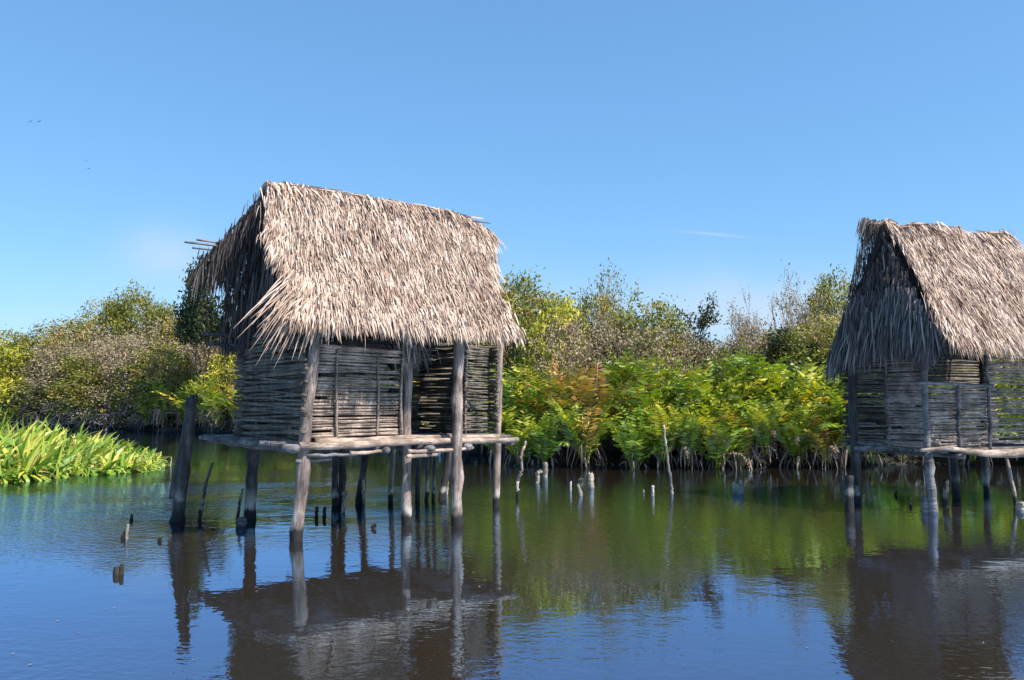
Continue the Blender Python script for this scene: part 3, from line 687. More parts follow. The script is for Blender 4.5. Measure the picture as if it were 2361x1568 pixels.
mb = MB(); mb.tube([(0.025, -.03, -.3), (0.025, -.03, 0.08), (0.035, -.03, 0.215)], [0.022, 0.026, 0.021], 8, wob=0.06); mb.build('peeled_stick', M['bleached'], st)
stick_thing('stump', 'low dark peg barely breaking the water left of the thick leaning post', 'stump', 369, 1249, [(369, 1240)], 0.035, 0.028, D_, jag=0.02)
b = on_water(274, 1325); st = empty('stump', b); tag(st, 'squat brown stump, the one nearest the camera in the open water', 'stump')
mb = MB(); mb.tube([(-0.03, 0, -.3), (-0.03, 0, .03), (-0.035, 0, 0.09)], [0.035, 0.038, 0.028], 9, wob=0.12); mb.tube([(0.022, 0.02, -.3), (0.022, 0.02, .08), (0.025, 0.02, 0.12)], [0.03, 0.03, 0.022], 9, wob=0.12)
mb.build('wood_block', M['bark_dark'], st)
stick_thing('stake', 'tiny pale stick beyond the tip of the marsh plants', 'stick', 393, 1073, [(395, 1054)], 0.03, 0.02, 'bleached', group='sticks in the water')
for (px, py, h_, lab) in ((730, 1191, 22, 'dark thin peg under the hut, left one of a close pair'), (748, 1191, 21, 'dark pointed peg under the hut, right one of a close pair')):
    stick_thing('stump', lab, 'stump', px, py, [(px+1, py-h_)], 0.035, 0.028, D_, jag=0.03)
stick_thing('stump', 'dark leaning stump right behind the door post of the complete hut', 'stump', 938, 1198, [(945, 1160)], 0.08, 0.06, D_, jag=0.06)
stick_thing('stake', 'pale yellowish crooked stick standing under the hut before the rear posts', 'stick', 790, 1182, [(793, 1150), (797, 1132)], 0.03, 0.035, 'bleached', bend=0.02, group='sticks in the water')
stick_thing('stake', 'pale split stick leaning on a dark rear post under the hut', 'stick', 839, 1162, [(838, 1106)], 0.032, 0.03, 'bleached', group='sticks in the water')
stick_thing('stump', 'pale peeled peg among the rear posts at the far side of the hut', 'stump', 1030, 1140, [(1031, 1112), (1028, 1095)], 0.035, 0.03, 'bleached')
stick_thing('stump', 'dark low lump of driftwood under the middle of the hut', 'stump', 861, 1219, [(859, 1213), (866, 1208)], 0.04, 0.02, D_, jag=0.03)
# right of the hut
stick_thing('snag', 'twisted grey branch standing in the water just beyond the platform end', 'snag', 1191, 1150, [(1194, 1110), (1203, 1085), (1201, 1050), (1212, 1018)], 0.036, 0.026, 'pole', bend=0.03, jag=0.05)
stick_thing('stump', 'short dark stump with a white bent top near the fern bank', 'stump', 1240, 1113, [(1240, 1092), (1246, 1086)], 0.06, 0.05, 'bleached', bend=0.02)
stick_thing('stump', 'pale post standing against the dark fern bank next to the bent stump', 'stump', 1257, 1100, [(1257, 1066)], 0.075, 0.07, 'bleached')
stick_thing('stump', 'thin pale peg left of the forked stump in the channel', 'stump', 1316, 1131, [(1316, 1110)], 0.03, 0.022, 'bark')
b = on_water(1339, 1143); st = empty('stump', b); tag(st, 'small forked stump with a yellowish stem and a dark cap', 'stump')
mb = MB(); mb.tube([(0.02, 0, -.4), (0.0, 0, .06), (-0.05, 0, 0.20), (-0.07, 0, 0.25)], [0.035, 0.04, 0.03, 0.02], 8, wob=0.08); mb.build('stem', M['bleached'], st)
mb = MB(); mb.tube([(0.03, 0.03, -.3), (0.03, 0.03, .2), (0.02, 0.03, 0.36)], [0.05, 0.055, 0.06], 8, wob=0.12); mb.build('dark_stem', M[D_], st)
stick_thing('stump', 'bright white stump with a notched top, tallest in the channel', 'stump', 1363, 1126, [(1363, 1104), (1362, 1092)], 0.075, 0.068, 'bleached', jag=0.05)
stick_thing('stump', 'thin grey peg nearest the tall leaning stick', 'stump', 1505, 1142, [(1505, 1120)], 0.035, 0.03, 'bark')
stick_thing('stump', 'tiny pale peg breaking the surface beside a thin grey peg', 'stump', 1483, 1137, [(1484, 1130)], 0.03, 0.02, 'bleached')
stick_thing('stake', 'tall thin bent stick leaning up against the fern bank', 'stick', 1550, 1137, [(1547, 1110), (1536, 1040), (1530, 980)], 0.036, 0.022, 'bark', bend=0.012, group='sticks in the water')
b = on_water(1701, 1138); st = empty('stump', b); tag(st, 'wide rotten stump with whitish flanks alone before the fern bank', 'stump')
mb = MB()
for (x, h_, r) in ((-0.08, 0.26, 0.045), (0.0, 0.20, 0.07), (0.09, 0.30, 0.05)): mb.tube([(x, 0, -.4), (x, 0, h_*.6), (x+rng.normal(0, .02), 0, h_)], [r*1.2, r, r*0.5], 9, wob=0.14)
mb.build('rotten_wood', M['bleached'], st, smooth=True)
# around the second hut
stick_thing('stump', 'thick square-cut dark post stump beside the outer post of the cut-off hut', 'stump', 1957, 1180, [(1957, 1096)], 0.085, 0.085, D_)
stick_thing('stump', 'short grey stump with a dark foot beside the corner stilt of the cut-off hut', 'stump', 2134, 1179, [(2134, 1146)], 0.085, 0.07, 'log_dark', jag=0.05)
stick_thing('stump', 'small dark floating knob farther out under the cut-off hut', 'stump', 2065, 1142, [(2066, 1133)], 0.04, 0.025, D_, jag=0.02)
stick_thing('stump', 'small dark knob between the stilts of the cut-off hut', 'stump', 2099, 1170, [(2100, 1161)], 0.035, 0.022, D_, jag=0.02)
stick_thing('stump', 'jagged black stump behind the pale stilt of the cut-off hut', 'stump', 2180, 1168, [(2181, 1108)], 0.075, 0.05, D_, jag=0.12)
stick_thing('stump', 'black stump with a whitened top at the frame edge', 'stump', 2353, 1176, [(2354, 1158)], 0.09, 0.08, 'bleached', jag=0.02)

# ------------------------------------------------------------------ vegetation
def leaves(mb, P, size, tint, up=0.6, aspect=0.5):
    n = len(P)
    nv = unit(rng.normal(0, 1, (n, 3)) + np.array([0, 0, up])); a = unit(np.cross(nv, rng.normal(0, 1, (n, 3)))); b = np.cross(nv, a)
    L_ = (size*rng.uniform(0.6, 1.3, n))[:, None]; W_ = L_*aspect
    V = np.stack([P - a*L_*0.5, P + b*W_*0.5 + nv*L_*0.05, P + a*L_*0.5, P - b*W_*0.5 + nv*L_*0.05], 1)
    mb.add(V.reshape(-1, 3), np.arange(4*n).reshape(n, 4), tint)

def grow(r_, start, d, length, rad, depth, segs, tips, spread, levels, upb):
    p = start; n = 4; pts = [p]
    for k in range(n):
        d = unit(d + r_.normal(0, 0.18, 3) + np.array([0, 0, upb])); p = p + d*length/n; pts.append(p)
    segs.append((np.array(pts), np.linspace(rad, rad*0.6, n+1), depth))
    if depth >= levels:
        tips.append((p, d)); tips.append((pts[2], d)); return
    kids = int(r_.integers(2, 5)) if depth > 0 else int(r_.integers(3, 6))
    for k in range(kids):
        i = int(r_.integers(2, n+1)); q = pts[i]
        dd = unit(d + r_.normal(0, spread, 3))
        grow(r_, q, dd, length*r_.uniform(0.55, 0.85), rad*0.55, depth+1, segs, tips, spread, levels, upb)

def make_tree(name, seed, height, width, leaf_mat, n_leaf, leaf_size, bark='bark', stems=2, levels=4, spread=0.75, twig=0.008, leaf_spread=0.28, low=0.15, tint=(0.5, 0.2), keep=1.0, upb=0.06, dome=0):
    """a tree standing at the origin: trunk with limbs and twigs, and a crown of leaf clumps with gaps"""
    global rng
    r_ = np.random.default_rng(seed); rng_old = rng; rng = r_
    segs, tips = [], []
    for k in range(stems):
        a = r_.uniform(0, 6.28); d = unit(np.array([math.cos(a)*0.45, math.sin(a)*0.45, 1.0])) if stems > 1 else np.array([0, 0, 1.0])
        grow(r_, np.array([math.cos(a)*0.15, math.sin(a)*0.15, -0.3]), d, height*0.42, 0.025*height**0.75, 0, segs, tips, spread, levels, upb)
    T = np.array([t[0] for t in tips])
    lo, hi = T.min(0), T.max(0)
    sc = np.array([width/(hi[0]-lo[0]+.1), width/(hi[1]-lo[1]+.1), height*0.96/max(hi[2], .1)]); c0 = np.array([(lo[0]+hi[0])/2, (lo[1]+hi[1])/2, 0])
    if dome: sc[2] *= 0.84
    fx = lambda P: (P-c0*np.clip(P[:, 2:3]/max(hi[2], .1), 0, 1))*sc
    root = empty(name)
    mb = MB()
    for pts, rad, dep in segs:
        sides = 7 if dep == 0 else (5 if dep == 1 else 3)
        mb.tube(fx(pts), np.maximum(rad, twig*(0.7 if dep >= levels else 1)), sides)
    mb.build('trunk', M[bark], root, smooth=True)
    T = fx(T)
    T = T[T[:, 2] > height*low]
    nd = int(dome)
    if nd:
        v_ = unit(r_.normal(0, 1, (nd*3, 3))); v_ = v_[v_[:, 2] > -0.25][:nd]
        lump = 0.80 + 0.16*np.sin(v_[:, 0]*3+seed) + 0.14*np.sin(v_[:, 1]*4+seed*1.7) + 0.10*np.sin(v_[:, 2]*6+seed*.3)
        rad_ = (lump*r_.uniform(0.55, 1.0, len(v_))**0.5)[:, None]
        T = T[r_.permutation(len(T))[:int(dome*0.6)]]
        T = np.vstack([T, np.array([0, 0, height*0.42]) + v_*rad_*np.array([width*0.52, width*0.52, height*0.56])])
        T = T[T[:, 2] > 0.2]
    keepm = r_.random(len(T)) < keep; T = T[keepm] if keepm.any() else T
    if n_leaf > 0:
        k = max(1, n_leaf//len(T))
        clump = np.clip(r_.normal(tint[0], tint[1], len(T)), 0, 1)
        # neighbouring clumps share a colour
        ph = np.sin(T[:, 0]*1.3+seed)+np.sin(T[:, 2]*1.7+seed*2)+np.sin(T[:, 1]*1.1)
        clump = clump + 0.10*ph
        P = np.repeat(T, k, 0) + r_.normal(0, leaf_spread, (len(T)*k, 3))*np.array([1, 1, 0.75])
        P[:, 2] = np.maximum(P[:, 2], 0.15)
        mb = MB(); leaves(mb, P, leaf_size, np.repeat(clump, k)+r_.normal(0, 0.12, len(P)))
        mb.build('crown', M[leaf_mat], root, tint=True)
    rng = rng_old
    return root

def make_fern(seed, mat, height, nfr, tint, dead):
    """a clump of arching pinnate fronds with a skirt of dead ones"""
    global rng
    r_ = np.random.default_rng(seed); rng_old = rng; rng = r_
    root = empty('leather_fern')
    def frond(mb, a, el, Ln, arch, tn, leaflet, base_r=0.15, nl=15, zb=0.1):
        p = np.array([math.cos(a)*base_r*r_.random(), math.sin(a)*base_r*r_.random(), zb]); h = np.array([math.cos(a), math.sin(a), 0])
        k = nl+3; st = Ln/k; pts = [p]; e = el
        for i in range(k):
            e -= arch/k*(0.4+1.2*i/k); p = p + st*(h*math.cos(e)+np.array([0, 0, math.sin(e)])); pts.append(p)
        pts = np.array(pts)
        mb.tube(pts, np.linspace(0.014, 0.004, len(pts)), 3, tint=tn)
        i0 = max(3, int(k*0.22)); C = pts[i0:-1]; tv = unit(pts[i0+1:]-pts[i0:-1])
        side = unit(np.cross(tv, np.array([0, 0, 1.0]))); nv = np.cross(side, tv)
        prof = np.sin(np.linspace(0.5, 3.0, len(C)))**0.7*leaflet
        for sg in (-1, 1):
            d = unit(side*sg + tv*0.65 + nv*r_.normal(0.05, 0.2, (len(C), 1)) - np.array([0, 0, .25]))
            L_ = (prof*r_.uniform(0.8, 1.1, len(C)))[:, None]; w_ = L_*0.10+0.012
            wv = unit(tv + nv*r_.normal(0, 0.6, (len(C), 1)))
            w_ = w_*1.35; V = np.stack([C, C+d*L_*0.45-wv*w_, C+d*L_, C+d*L_*0.45+wv*w_], 1)
            mb.add(V.reshape(-1, 3), np.arange(4*len(C)).reshape(-1, 4), np.clip(tn+r_.normal(0, .05, len(C)), 0, 1))
    mb = MB()
    for i in range(nfr):
        a = r_.uniform(0, 6.28); inner = r_.random()
        frond(mb, a, math.radians(r_.uniform(56, 90)), height*r_.uniform(0.8, 1.3), r_.uniform(0.3, 1.6)*(1.15-inner*0.5), float(np.clip(r_.normal(*tint), 0, 1)), 0.40*height/2.0*r_.uniform(0.85, 1.2), zb=0.1+0.3*r_.random())
    mb.build('fronds', M[mat], root, tint=True).name = 'foliage'
    mb = MB()
    for i in range(dead):
        frond(mb, r_.uniform(0, 6.28), math.radians(r_.uniform(30, 75)), height*r_.uniform(0.5, 0.85), r_.uniform(2.4, 3.4), float(np.clip(r_.normal(0.5, .25), 0, 1)), 0.16, 0.3, 12, zb=0.3*height*r_.uniform(0.5, 1.4))
    n = int(r_.integers(14, 50)); a = r_.uniform(0, 6.28, n); q = r_.uniform(0.05, 0.55, n)
    P = np.stack([np.cos(a)*q, np.sin(a)*q, height*r_.uniform(0.12, 0.5, n)], -1)
    D = np.stack([np.cos(a)*0.5, np.sin(a)*0.5, r_.uniform(-0.9, 0.2, n)], -1)
    strips(mb, P, D, np.stack([np.cos(a), np.sin(a), np.full(n, 0.3)], -1), r_.uniform(0.15, 0.95, n), r_.uniform(0.02, 0.07, n), r_.uniform(1.5, 3.5, n), prof=(.5, 1, .9, .6, .1), twist=0.8, tint=np.clip(r_.normal(0.5, 0.28, n), 0, 1), wind=0.12)
    mb.build('dead_fronds', M['fern_dead'], root, tint=True)
    rng = rng_old
    return root

def plant_at(proto, used, x, y, z, rz, s, label, cat, group, sz=None):
    if id(proto) not in used: o = proto; used[id(proto)] = 1
    else: o = copy_tree(proto)
    o.location = (x, y, z); o.rotation_euler = (0, 0, rz); o.scale = (s, s, sz or s)
    return tag(o, label, cat, group)
used = {}

# --- leather ferns along the near bank
ferns_g = [make_fern(100+i, 'fern_green', 1.9, 24, (0.42, 0.27), 2) for i in range(4)]
ferns_o = [make_fern(120+i, 'fern_orange', 1.8, 20, (0.5, 0.25), 4) for i in range(3)]
FG = 'leather ferns along the near bank'
def px_of(x, y): return CX + F*x/(y*math.cos(PITCH) - CAMH*math.sin(PITCH))
NEAR_MARKS = [(1030, 'behind the rear posts of the complete hut'), (1105, 'behind the porch post of the complete hut'), (1165, 'just right of the porch post'), (1215, 'behind the twisted branch in the water'), (1275, 'behind the bent white topped stump'),
              (1363, 'behind the bright white notched stump'), (1450, 'right of the bright white notched stump'), (1530, 'behind the tall thin leaning stick'), (1610, 'right of the tall thin leaning stick'), (1700, 'behind the wide rotten stump'),
              (1790, 'right of the wide rotten stump'), (1890, 'left of the cut-off hut'), (1985, 'behind the outer post of the cut-off hut'), (2080, 'behind the side wall of the cut-off hut'),
              (2170, 'behind the corner stilt of the cut-off hut'), (2270, 'behind the front panel of the cut-off hut'), (2370, 'behind the cut-off hut by the frame edge')]
FAR_MARKS = [(60, 'behind the tall end of the marsh plants'), (170, 'behind the middle of the marsh plants'), (290, 'behind the low end of the marsh plants'), (385, 'beyond the marsh plant tip'), (440, 'behind the thick leaning post'),
             (520, 'left of the woven side wall'), (600, 'behind the woven side wall'), (700, 'behind the corner post of the complete hut'), (790, 'behind the front panel of the complete hut'), (880, 'behind the front panel edge'), (960, 'seen through the door opening'), (1050, 'behind the porch pole')]
def single_out(rows, marks):
    """rows: (object, phrase, px). Each label names the nearest landmark and, where several stand there, the place among them"""
    buckets = {}
    for o, ph, px in rows:
        k = min(marks, key=lambda m: abs(m[0]-px))[1]
        buckets.setdefault((ph, k), []).append((px, o))
    for (ph, k), v in buckets.items():
        v.sort(key=lambda q: q[0]); n = len(v)
        words = [''] if n == 1 else (['left ', 'right '] if n == 2 else (['left ', 'middle ', 'right '] if n == 3 else ['far left ', 'inner left ', 'inner right ', 'far right '] if n == 4 else [('first ', 'second ', 'third ', 'fourth ', 'fifth ', 'sixth ', 'seventh ')[i] for i in range(n)]))
        for wd, (px, o) in zip(words, v): o['label'] = wd + ph + ' ' + k
near_rows = []
for phrase, xs, lo, hi, dy0, dy1, z0, z1, s0, s1, po in (
        ('waterline leather fern', np.arange(-1.4, 21.0, 0.86), 0.15, 0, -0.15, 0.25, -0.15, 0.30, 0.85, 1.15, 0.20),
        ('mid-row leather fern', np.arange(-1.0, 21.0, 1.0), 0.25, 0, 1.5, 2.2, 0.45, 0.45, 1.1, 1.4, 0.18),
        ('tall rear-row leather fern', np.arange(-0.4, 21.0, 1.35), 0.30, 0, 2.9, 3.7, 0.9, 0.9, 1.1, 1.5, 0.25)):
    for x in xs:
        if phrase.startswith('waterline') and rng.random() < 0.16: continue      # dark hollows under the bank
        x = x + rng.normal(0, lo); y = float(bank_y(x)) + rng.uniform(dy0, dy1)
        o_ = rng.random() < po
        pr = ferns_o[int(rng.integers(3))] if o_ else ferns_g[int(rng.integers(4))]
        o = plant_at(pr, used, x, y, rng.uniform(z0, z1), rng.uniform(0, 6.28), rng.uniform(s0, s1), None, 'fern', FG)
        near_rows.append((o, ('orange ' if o_ else 'green ') + phrase, px_of(x, y)))
single_out(near_rows, NEAR_MARKS)

# --- trees and shrubs: prototypes
T_olive = [make_tree('mangrove_tree', 200+i, 6.0, 4.6, 'leaf_olive', 19000, 0.145, 'bark', 3, 4, 0.95, leaf_spread=0.23, low=0.02, tint=(0.55, 0.24), upb=0.0, dome=240) for i in range(4)]
T_dry = [make_tree('dry_shrub', 220+i, 4.2, 4.4, 'leaf_dry', 9000, 0.11, 'bark', 9, 4, 1.1, twig=0.014, leaf_spread=0.22, low=0.02, tint=(0.45, 0.25), upb=-0.01, dome=150) for i in range(3)]
T_dark = [make_tree('broadleaf_tree', 240+i, 7.5, 4.5, 'leaf_dark', 8000, 0.22, 'bark_dark', 1, 4, 0.9, leaf_spread=0.26, low=0.52, tint=(0.5, 0.25), keep=0.75, dome=0) for i in range(2)]
T_yel = [make_tree('yellow_bush', 260+i, 4.0, 4.0, 'leaf_yellow', 11000, 0.16, 'bark', 4, 4, 0.95, leaf_spread=0.20, low=0.02, tint=(0.5, 0.25), upb=0.0, dome=170) for i in range(2)]
T_thin = [make_tree('slender_tree', 280+i, 6.0, 3.0, 'leaf_olive', 1100, 0.14, 'bark', 1, 4, 0.7, twig=0.013, leaf_spread=0.16, low=0.35, tint=(0.6, 0.2)) for i in range(2)]
T_bare = [make_tree('bare_tree', 300+i, 5.5, 3.6, 'leaf_dry', 260, 0.10, 'bark', 3, 5, 0.75, twig=0.009, leaf_spread=0.12, low=0.3, upb=0.08) for i in range(2)]
T_snag = [make_tree('dead_snag', 320, 5.5, 2.2, 'leaf_dark', 3000, 0.13, 'bark_dark', 1, 4, 0.5, twig=0.022, leaf_spread=0.16, low=0.1, tint=(0.12, 0.1), keep=0.8)]

n_tree = 0
def tree(kind, px, ptop, Y, label, cat, width=None, base_w=None, group=None, z0=0.25):
    """a tree at distance Y whose top is seen at row ptop"""
    H = {'o': (T_olive, 6.0, 4.6), 'd': (T_dry, 4.2, 4.4), 'k': (T_dark, 7.5, 4.5), 'y': (T_yel, 4.0, 4.0), 't': (T_thin, 6.0, 3.0), 'b': (T_bare, 5.5, 3.6), 's': (T_snag, 5.5, 2.2)}[kind]
    protos, h0, w0 = H
    global n_tree; n_tree += 1; pr = protos[n_tree % len(protos)]
    for _ in range(6):      # stand on the bank, not in the water
        Y = max(Y, float(bank_y(at_depth(px, ptop, Y).x)) + 0.9)
    p = at_depth(px, ptop, Y); hh = (p.z - z0)*1.09
    sz = hh/h0; s = (width*1.22/w0) if width else sz
    return plant_at(pr, used, p.x, Y, z0, rng.uniform(0, 6.28), s, label, cat, group, sz)

# near bank behind the ferns, left to right
NB = 'trees and shrubs behind the fern bank'
for (k, px, pt, Y, lab, cat, wd) in (
    ('o', 1215, 640, 34, 'dense olive green tree rising right beside the thatched eave', 'tree', 4.2),
    ('o', 1130, 690, 36, 'olive tree half hidden behind the complete hut roof', 'tree', 4.5),
    ('y', 1265, 700, 32, 'yellow green bush leaning out below the dense olive tree', 'shrub', 2.6),
    ('d', 1320, 735, 31, 'grey twiggy shrub between the dense olive tree and the slender tree', 'shrub', 3.6),
    ('o', 1345, 690, 34, 'thin crowned olive tree just left of the slender tree', 'tree', 2.6),
    ('t', 1432, 622, 34, 'slender open tree with sparse leaves against the sky', 'tree', 1.9),
    ('d', 1410, 735, 31.5, 'pale leafless shrub under the slender open tree', 'shrub', 3.4),
    ('o', 1505, 688, 32, 'rounded yellow olive tree with a domed crown mid bank', 'tree', 3.6),
    ('d', 1480, 770, 30, 'dry brown shrub in front of the domed tree', 'shrub', 3.4),
    ('s', 1607, 702, 32, 'dark vine covered dead snag between two dips of the bank', 'snag', 2.0),
    ('d', 1590, 770, 30.5, 'dry pinkish shrub at the foot of the vine covered snag', 'shrub', 2.8),
    ('o', 1660, 795, 31, 'low green shrub in the dip beside the snag', 'shrub', 2.8),
    ('d', 1745, 735, 32, 'grey twiggy shrub in the gap before the golden bush', 'shrub', 2.6),
    ('b', 1720, 665, 35, 'bare twiggy tree thin against the sky in the gap', 'tree', 2.6),
    ('o', 1835, 738, 31, 'golden olive bush left of the cut-off hut', 'shrub', 3.4),
    ('b', 1850, 610, 34, 'tall bare tree with fine twigs beside the cut-off hut roof', 'tree', 3.0),
    ('o', 1905, 640, 36, 'pale leafy tree touching the thatch of the cut-off hut', 'tree', 3.0),
    ('k', 1905, 760, 30.5, 'dark leafed shrub at the gable of the cut-off hut', 'shrub', 2.8),
    ('d', 1990, 760, 31, 'dry shrub seen behind the cut-off hut wall', 'shrub', 3.6),
    ('o', 2060, 700, 34, 'olive tree hidden behind the shaggy gable', 'tree', 4.5),
    ('o', 2190, 720, 33, 'olive tree seen through the open window of the cut-off hut', 'tree', 4.5),
    ('d', 2260, 760, 31, 'dry shrub seen between the sticks of the cut-off hut', 'shrub', 4.0),
    ('o', 2350, 740, 34, 'olive tree behind the cut-off hut at the frame edge', 'tree', 4.5),
    ('o', 1040, 720, 40, 'olive tree behind the porch of the complete hut', 'tree', 5.0),
    ('y', 1085, 850, 33, 'yellow bush behind the porch posts of the complete hut', 'shrub', 3.0),
):
    tree(k, px, pt, Y, lab, cat, wd, group=NB)
# a further row closing the horizon
scrub = []
for i, px in enumerate(range(1190, 2380, 62)):
    o = tree('d', px+rng.normal(0, 14), 768+rng.normal(0, 22), 32.5+rng.uniform(-0.8, 1.5), None, 'shrub', 3.3, group='scrub row behind the bank')
    scrub.append((o, 'grey twiggy shrub above the ferns', px))
for i, px in enumerate(range(1120, 2420, 95)):
    o = tree('o' if i % 2 else 'd', px+rng.normal(0, 15), 790+rng.normal(0, 14), 40+rng.uniform(0, 4), None, 'tree', 4.6, group='scrub row behind the bank')
    scrub.append((o, 'olive scrub tree farthest back' if i % 2 else 'dry scrub tree farthest back', px))
single_out(scrub, NEAR_MARKS)

# far bank at the left and behind the complete hut
FB = 'trees and shrubs on the far bank'
for (k, px, pt, Y, lab, cat, wd) in (
    ('y', 18, 800, 62, 'bright yellow green bush at the frame edge behind the marsh plants', 'bush', 6.5),
    ('o', -40, 800, 76, 'olive bush at the frame edge behind the yellow bush', 'shrub', 6),
    ('o', 60, 752, 72, 'hazy olive tree farthest along the bank', 'tree', 6.5),
    ('o', 110, 800, 70, 'small pale olive tree in the dip of the far tree line', 'tree', 6),
    ('d', 100, 830, 66, 'grey leafless thicket low on the far bank', 'shrub', 8),
    ('o', 180, 742, 70, 'olive tree on the rising shoulder of the far tree line', 'tree', 6),
    ('o', 262, 672, 72, 'tall yellow green tree at the peak of the far tree line', 'tree', 5.5),
    ('o', 345, 682, 72, 'yellow olive tree right of the far tree line peak', 'tree', 6),
    ('d', 230, 760, 67, 'grey brown twiggy thicket below the peak tree', 'shrub', 8),
    ('d', 330, 745, 67, 'pinkish bare thicket below the far olive trees', 'shrub', 8),
    ('o', 415, 722, 70, 'olive tree leaning toward the dark tall tree', 'tree', 5),
    ('d', 430, 775, 66, 'brown twiggy thicket behind the thick leaning post', 'shrub', 8),
    ('k', 486, 612, 46, 'tall dark broadleaf tree reaching up beside the thatch gable', 'tree', 3.9),
    ('o', 520, 740, 68, 'olive tree behind the gable of the complete hut', 'tree', 7),
    ('y', 545, 790, 60, 'yellow green bush glimpsed behind the woven side wall', 'bush', 4.0),
    ('d', 540, 850, 60, 'dry arching shrub next to the woven side wall', 'shrub', 5),
    ('o', 620, 760, 62, 'olive tree hidden behind the woven side wall', 'tree', 7),
    ('o', 740, 770, 58, 'olive tree hidden behind the front panel', 'tree', 7),
    ('o', 860, 770, 54, 'olive tree hidden behind the door opening', 'tree', 7),
    ('d', 960, 800, 46, 'dry shrub seen through the door opening', 'shrub', 5),
):
    tree(k, px, pt, Y, lab, cat, wd, group=FB)
# fern scrub at the foot of the far bank
far_rows = []
for i, px in enumerate(range(40, 1080, 34)):
    Yb = float(np.interp(px, [0, 230, 480, 700, 900, 1080], [63, 63, 58, 51, 43, 33]))
    p = at_depth(px+rng.normal(0, 8), 900, Yb+1.0+rng.uniform(0, 1.5))
    o_ = rng.random() < 0.3
    pr = ferns_o[int(rng.integers(3))] if o_ else ferns_g[int(rng.integers(4))]
    o = plant_at(pr, used, p.x, p.y, 0.2, rng.uniform(0, 6.28), rng.uniform(1.2, 1.9), None, 'fern', 'ferns at the foot of the far bank')
    far_rows.append((o, 'brown tinged fern on the far bank' if o_ else 'green fern on the far bank', px))
for i, px in enumerate(range(110, 620, 46)):
    o = tree('d' if i % 3 else 'o', px+rng.normal(0, 10), 800+rng.normal(0, 20), 64+rng.uniform(-1, 3), None, 'shrub', 6.5, group='low shrubs on the far bank')
    far_rows.append((o, 'grey tangled thicket of the far bank' if i % 3 else 'olive thicket of the far bank', px))
for i, px in enumerate(range(144, 600, 62)):
    k = 'o' if rng.random() < .6 else 'd'
    o = tree(k, px, 868+rng.normal(0, 10), 65+rng.uniform(-1, 2), None, 'shrub', 6.0, group='low shrubs on the far bank')
    far_rows.append((o, ('olive' if k == 'o' else 'dry') + ' low shrub on the far bank', px))
single_out(far_rows, FAR_MARKS)

# --- the wood going on along both banks beyond the frame
mb = MB(); mw = MB()
for x in np.concatenate([np.arange(-150, -40, 1.6), np.arange(24, 80, 1.6)]):
    y = float(bank_y(x)) + rng.uniform(1.0, 7.0); h_ = rng.uniform(3.0, 7.5); r_ = rng.uniform(1.2, 2.4)
    mw.tube([(x, y, 0), (x+rng.normal(0, .3), y, h_*0.5), (x+rng.normal(0, .6), y, h_*0.85)], [0.12, 0.08, 0.03], 5)
    v_ = unit(rng.normal(0, 1, (26, 3))); c_ = np.array([x, y, h_*0.5]) + v_*np.array([r_, r_, h_*0.5])*rng.uniform(0.5, 1, (26, 1))
    P = np.repeat(c_, 22, 0) + rng.normal(0, 0.32, (26*22, 3)); P[:, 2] = np.maximum(P[:, 2], 0.1)
    leaves(mb, P, 0.30, np.repeat(rng.uniform(0.1, 0.8, 26), 22) + rng.normal(0, .1, len(P)))
wood = empty('bank_wood'); tag(wood, 'mixed low wood going on along both banks past the frame', 'wood', kind='stuff')
mb.build('foliage', M['leaf_olive'], wood, tint=True); mw.build('stems', M['bark'], wood)

# --- marsh plants in front at the left
mb = MB()
poly_x = [-40, 0, 60, 120, 180, 240, 300, 345, 372]
fronty = [1118, 1114, 1108, 1102, 1096, 1094, 1090, 1084, 1079]
for i in range(470):
    px = rng.uniform(-60, 366)**1.0
    pyf = np.interp(px, poly_x, fronty)
    back = np.interp(px, [-60, 200, 300, 372], [1035, 1035, 1050, 1072])
    py = rng.uniform(back, pyf)
    b = on_water(px, py)
    hgt = np.interp(px, [-60, 60, 130, 250, 330, 372], [1.42, 1.25, 1.0, 0.75, 0.52, 0.28])*np.interp(py, [1035, 1110], [1.25, 0.8])
    n = int(rng.integers(9, 15))
    a = rng.uniform(0, 6.28, n); el = np.radians(rng.uniform(25, 85, n))
    D = np.stack([np.cos(a)*np.cos(el)+0.25, np.sin(a)*np.cos(el), np.sin(el)], -1)
    P = np.array(b)[None] + np.stack([rng.normal(0, .08, n), rng.normal(0, .08, n), np.full(n, 0.0)], -1)
    nr = np.stack([-np.cos(a)*np.sin(el), -np.sin(a)*np.sin(el), np.cos(el)], -1)
    base_t = np.clip(rng.normal(0.62, 0.2), 0, 1)
    strips(mb, P, D, nr, hgt*rng.uniform(0.75, 1.25, n), rng.uniform(0.085, 0.155, n)*(0.6+0.4*hgt), rng.uniform(0.6, 4.0, n), prof=(.45, .9, 1, .85, .5, .06), twist=0.45,
           tint=np.clip(base_t + rng.normal(0, 0.17, n), 0, 1))
tag(mb.build('marsh_plants', M['marsh_leaf'], tint=True), 'bright yellow green strap-leaved marsh plants growing out of the shallow water', 'plants', kind='stuff')

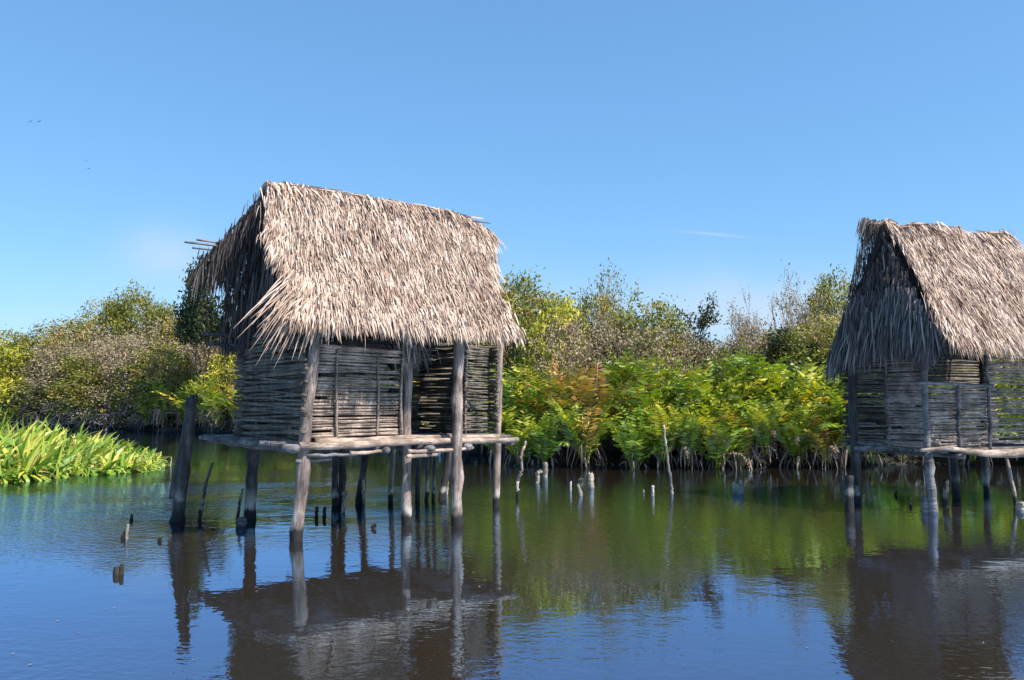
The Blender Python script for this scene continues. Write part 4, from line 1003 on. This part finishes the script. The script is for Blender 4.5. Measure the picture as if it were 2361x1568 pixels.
# ------------------------------------------------------------------ birds, far off in the sky
def bird(px, py, label, roll):
    mb = MB(); c = at_depth(px, py, 260)
    mb.tube([(-0.35, 0, 0), (-0.1, 0, 0.02), (0.2, 0, 0.02), (0.42, 0, 0.0)], [0.02, 0.09, 0.08, 0.015], 6)
    for sg in (-1, 1):
        V = []
        for (x, y, z, ch) in ((0.05, 0.06, 0.02, 0.28), (0.10, 0.55, 0.18, 0.22), (-0.05, 1.05, 0.08, 0.05)):
            V += [(x-ch*.6, sg*y, z), (x+ch*.4, sg*y, z+0.015), (x-ch*.1, sg*y, z+0.03)]
        f = []
        for i in (0, 3): f += [[i, i+3, i+4, i+1], [i+1, i+4, i+5, i+2], [i+2, i+5, i+3, i]]
        mb.add(V, f)
    o = mb.build('bird', M['bark_dark']); o.location = c; o.rotation_euler = (roll, 0, rng.uniform(1.1, 1.9))
    tag(o, label, 'bird', 'distant birds gliding in the sky')
for (px, py, lab) in ((70, 280, 'distant dark bird gliding highest in the sky, outer one of the upper pair'), (90, 280, 'distant dark bird gliding highest in the sky, inner one of the upper pair'),
                      (198, 371, 'distant dark bird gliding above another, over the far trees'), (204, 389, 'distant dark bird, lowest of the four in the sky')):
    bird(px, py, lab, rng.normal(0, 0.3))

# prototypes that no place needed
for pr in ferns_g + ferns_o + T_olive + T_dry + T_dark + T_yel + T_thin + T_bare + T_snag:
    if id(pr) not in used:
        for ch in list(pr.children): bpy.data.objects.remove(ch)
        bpy.data.objects.remove(pr)

# ------------------------------------------------------------------ specks of leaf litter drifting on the water
mb = MB(); n = 90
for i in range(n):
    p = on_water(rng.uniform(-50, 2400), 1100 + 460*rng.random()**1.3)
    a = rng.uniform(0, 6.28); L_ = rng.uniform(0.008, 0.022); W_ = L_*rng.uniform(0.3, 0.6)
    ux, uy = math.cos(a), math.sin(a)
    mb.add([(p.x-ux*L_, p.y-uy*L_, 0.004), (p.x+uy*W_, p.y-ux*W_, 0.008), (p.x+ux*L_, p.y+uy*L_, 0.005), (p.x-uy*W_, p.y+ux*W_, 0.009)], [[0, 1, 2, 3]], float(rng.random()))
tag(mb.build('leaf_litter', M['fern_dead'], tint=True), 'tiny pale leaf specks drifting on the lagoon surface', 'litter', kind='stuff')
